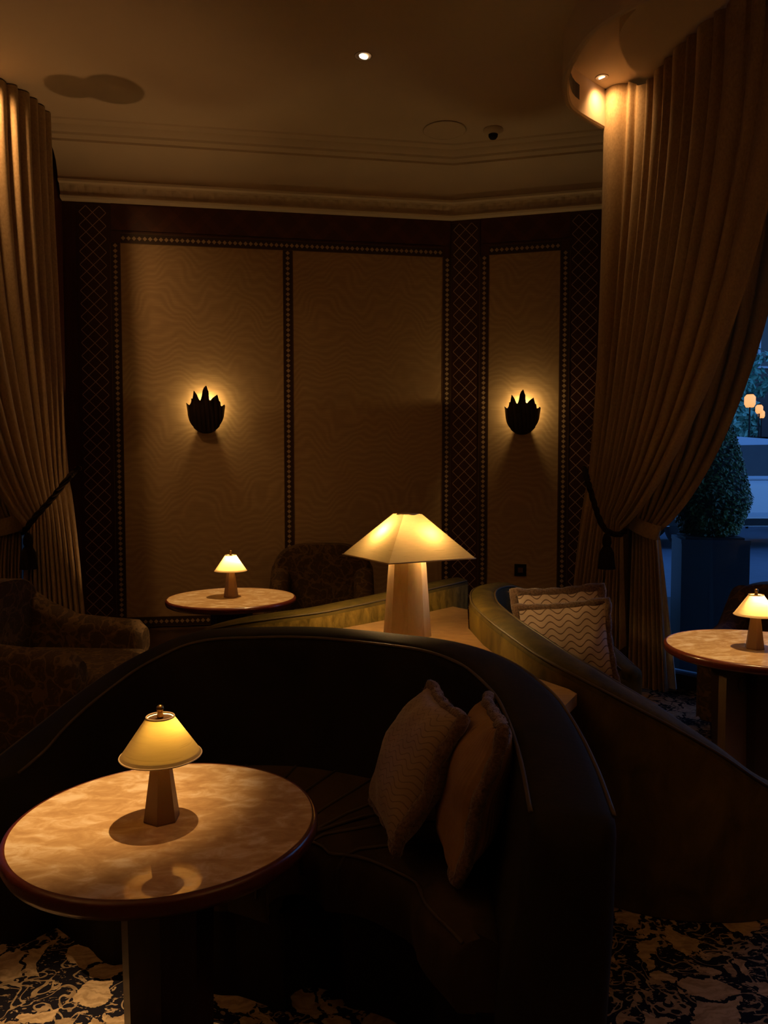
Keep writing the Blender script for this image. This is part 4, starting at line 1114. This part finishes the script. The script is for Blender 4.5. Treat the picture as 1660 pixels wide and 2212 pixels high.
def car(label, x, y, z, rz):
    t = thing('car', label, 'car', (x, y, z), rz)
    hl, hw = 2.35, 0.93
    side = [(-hl, 0.35), (-hl, 0.95), (-hl + 0.06, 1.02), (-hl + 0.12, 1.10), (-hl + 0.35, 1.62), (-hl + 0.75, 1.70), (0.2, 1.72), (0.75, 1.62), (1.35, 1.10), (2.15, 0.98), (hl, 0.80), (hl, 0.35)]
    wid = {}
    m = MB()
    def half(z): return hw if z < 1.0 else hw - (z - 1.0) * 0.28
    L_ = [Vector((a, -half(b), b)) for a, b in side]; R_ = [Vector((a, half(b), b)) for a, b in side]; n = len(side)
    Li = [Vector((a * 0.985, -half(b) - 0.0, b)) for a, b in side]
    m.add(L_ + R_, [(i, n + i, n + (i + 1) % n, (i + 1) % n) for i in range(n)])
    zg = [0.35, 0.95, 1.0, 1.10, 1.3, 1.5, 1.62]
    def xr(zq):
        xs = []
        for (a0, b0), (a1, b1) in zip(side, side[1:] + side[:1]):
            if (b0 - zq) * (b1 - zq) <= 0 and b0 != b1: xs.append(a0 + (a1 - a0) * (zq - b0) / (b1 - b0))
        return min(xs), max(xs)
    for sy in (-1, 1):
        rows = []
        for zq in zg:
            x0, x1 = (-hl, hl) if zq == 0.35 else xr(zq)
            rows.append([Vector((x0 + (x1 - x0) * k / 8, sy * half(zq), zq)) for k in range(9)])
        rows.append([Vector((-hl + 0.75 + 0.95 * k / 8, sy * half(1.70), 1.70 + 0.02 * k / 8)) for k in range(9)])
        m.grid(rows, flip=sy > 0)
    b = m.build('body', M_CAR, t, True, flat_angle=30)
    for sy in (-1, 1):
        def wq(poly):
            v = [Vector((a, sy * (half(z_) + 0.006), z_)) for a, z_ in poly]
            return MB().add(v + [q - Vector((0, sy * 0.02, 0)) for q in v], [tuple(range(len(v))), tuple(range(2 * len(v) - 1, len(v) - 1, -1))])
        for poly in ([(-1.98, 1.12), (-1.83, 1.52), (-1.05, 1.58), (-1.00, 1.12)], [(-0.93, 1.12), (-0.97, 1.58), (0.10, 1.60), (0.14, 1.12)], [(0.20, 1.12), (0.17, 1.60), (0.58, 1.56), (1.08, 1.14)]):
            wq(poly).build('side_window', M_CARGL, t, False)
        MB().box(-2.3, 2.0, sy * (hw + 0.006) - 0.010, sy * (hw + 0.006) + 0.010, 1.06, 1.085).build('belt_trim', M_WINF, t, False)
        MB().box(-2.25, 2.2, sy * hw - 0.012, sy * hw + 0.012, 0.36, 0.47).build('sill_cladding', M_TYRE, t, False)
        MB().box(-2.2, 2.1, sy * (hw + 0.01) - 0.008, sy * (hw + 0.01) + 0.008, 0.50, 0.56).build('side_trim', M_WINF, t, False)
        for wx in (-1.42, 1.42):
            wm = MB().lathe([(0.14, -0.11), (0.33, -0.11), (0.36, -0.06), (0.36, 0.06), (0.33, 0.11), (0.14, 0.11)], 32)
            w = wm.build('wheel', M_TYRE, t); w.location = (wx, sy * (hw - 0.10), 0.36); w.rotation_euler = (pi / 2, 0, 0)
            MB().lathe([(0.0, 0.116), (0.21, 0.114), (0.22, 0.10)], 24, cap=False).build('hub_cap', M_TYRE, w, False)
    return t
car('silver estate car parked across the street outside the window', 6.05, 12.6, 0.30, radians(2))
car('pale car roof showing beyond the silver car', 10.2, 15.0, 0.42, radians(3))

def tree(label, x, y, z, r, h, mat, seed, n=2600, size=0.12, group='trees across the street'):
    t = thing('tree', label, 'tree', (x, y, z), 0, group)
    MB().tube([(0, 0, 0), (0.05, 0, h * 0.4), (0, 0.05, h * 0.75)], lambda q: 0.14 * (1 - 0.6 * q), 10).build('trunk', M_PED, t)
    rr = random.Random(seed)
    blobs = [(Vector((rr.uniform(-.6, .6) * r, rr.uniform(-.5, .5) * r, h * rr.uniform(0.45, 0.95))), r * rr.uniform(0.35, 0.6)) for _ in range(9)]
    def fn(q):
        c, br = q.choice(blobs); d = Vector((q.gauss(0, 1), q.gauss(0, 1), q.gauss(0, 1))).normalized()
        return c + d * br * q.uniform(0.75, 1.05), d
    leaves(rr, n, fn, size).build('crown', mat, t, False)
tree('leafy tree hanging over the lanterns across the street', 8.9, 19.6, 0.3, 1.3, 4.8, M_TREE, 11)
tree('leafy tree at the right of the view across the street', 11.9, 19.6, 0.3, 1.3, 4.6, M_TREE, 12)
tree('leafy tree half hidden by the right curtain across the street', 5.9, 19.6, 0.3, 1.2, 3.6, M_TREE, 14)
tree('bright green garden tree outside the left window', -4.6, 8.6, -0.1, 1.3, 2.6, M_HEDGE, 13, 3500, 0.06, 'garden trees')
sky_blocker = thing('building', 'house wall added outside the left window to block sky light', 'building', (-9, 11.2, -0.1))  # added to keep blue sky light from entering by the left window
MB().box(-8, 6.8, 0, 0.4, 0, 16).build('facade', M_FACADE, sky_blocker, False)
MB().box(-9, -8.6, -9, 0, 0, 16).build('side_wall', M_FACADE, sky_blocker, False)
hg = thing('hedge', 'low clipped hedge behind the parked car', 'hedge', (9.3, 17.9, 0.3))
def fnh(r): return Vector((r.uniform(-1.8, 1.6), r.uniform(-0.3, 0.3), r.uniform(0.5, 1.9 - 0.25 * abs(sin(r.random() * 9))))), Vector((0, -1, 0.6))
leaves(random.Random(21), 2600, fnh, 0.07).build('foliage', M_HEDGE, hg, False)
bd = thing('building', 'dark brown town house across the street with lit lanterns', 'building', (9.5, 23.0, 0.3))
MB().box(-10, 8, 0, 0.4, 0, 14).build('facade', M_FACADE, bd, False)
for k, (wx, wz) in enumerate([(0.95, 1.6), (3.0, 1.6), (0.35, 4.3), (2.2, 4.3), (-2.0, 1.6), (-2.0, 4.3)]):
    f = MB().box(wx - 0.62, wx + 0.62, -0.06, 0.02, wz - 0.06, wz).box(wx - 0.62, wx + 0.62, -0.06, 0.02, wz + 1.6, wz + 1.68).box(wx - 0.62, wx - 0.55, -0.06, 0.02, wz, wz + 1.6).box(wx + 0.55, wx + 0.62, -0.06, 0.02, wz, wz + 1.6).box(wx - 0.03, wx + 0.03, -0.05, 0.02, wz, wz + 1.6).build('window', M_WINF, bd, False)
    MB().box(wx - 0.55, wx + 0.55, -0.02, 0.01, wz, wz + 1.6).build('pane', M_CARGL, f, False)
M_LAN = m_emit('lantern_glass', (1.0, 0.36, 0.10), 1.5)
for k, (pxx, pyy, r_, lb) in enumerate([(1621, 866, 0.11, 'largest orange lit lantern among the tree leaves'), (1641, 884, 0.08, 'upper of two smaller lit lanterns by the town house'), (1646, 895, 0.075, 'lower of two smaller lit lanterns by the town house')]):
    p = at(pxx, pyy, Y=16.0 + k * 1.2)
    t = thing('lantern', lb, 'lantern', p, 0, 'street lanterns')
    MB().lathe([(r_ * 0.7, -r_ * 1.2), (r_, -r_ * 0.6), (r_, r_ * 0.7), (r_ * 0.6, r_ * 1.2)], 20).build('globe', M_LAN, t)
    MB().lathe([(r_ * 0.8, r_ * 1.2), (r_ * 0.5, r_ * 1.45), (0.01, r_ * 1.5)], 16).build('lantern_cap', M_BLACK, t)
    MB().lathe([(0.03, 0.28 - p.z), (0.018, 0.5 - p.z), (0.016, -r_ * 1.2)], 10).build('post', M_BLACK, t)
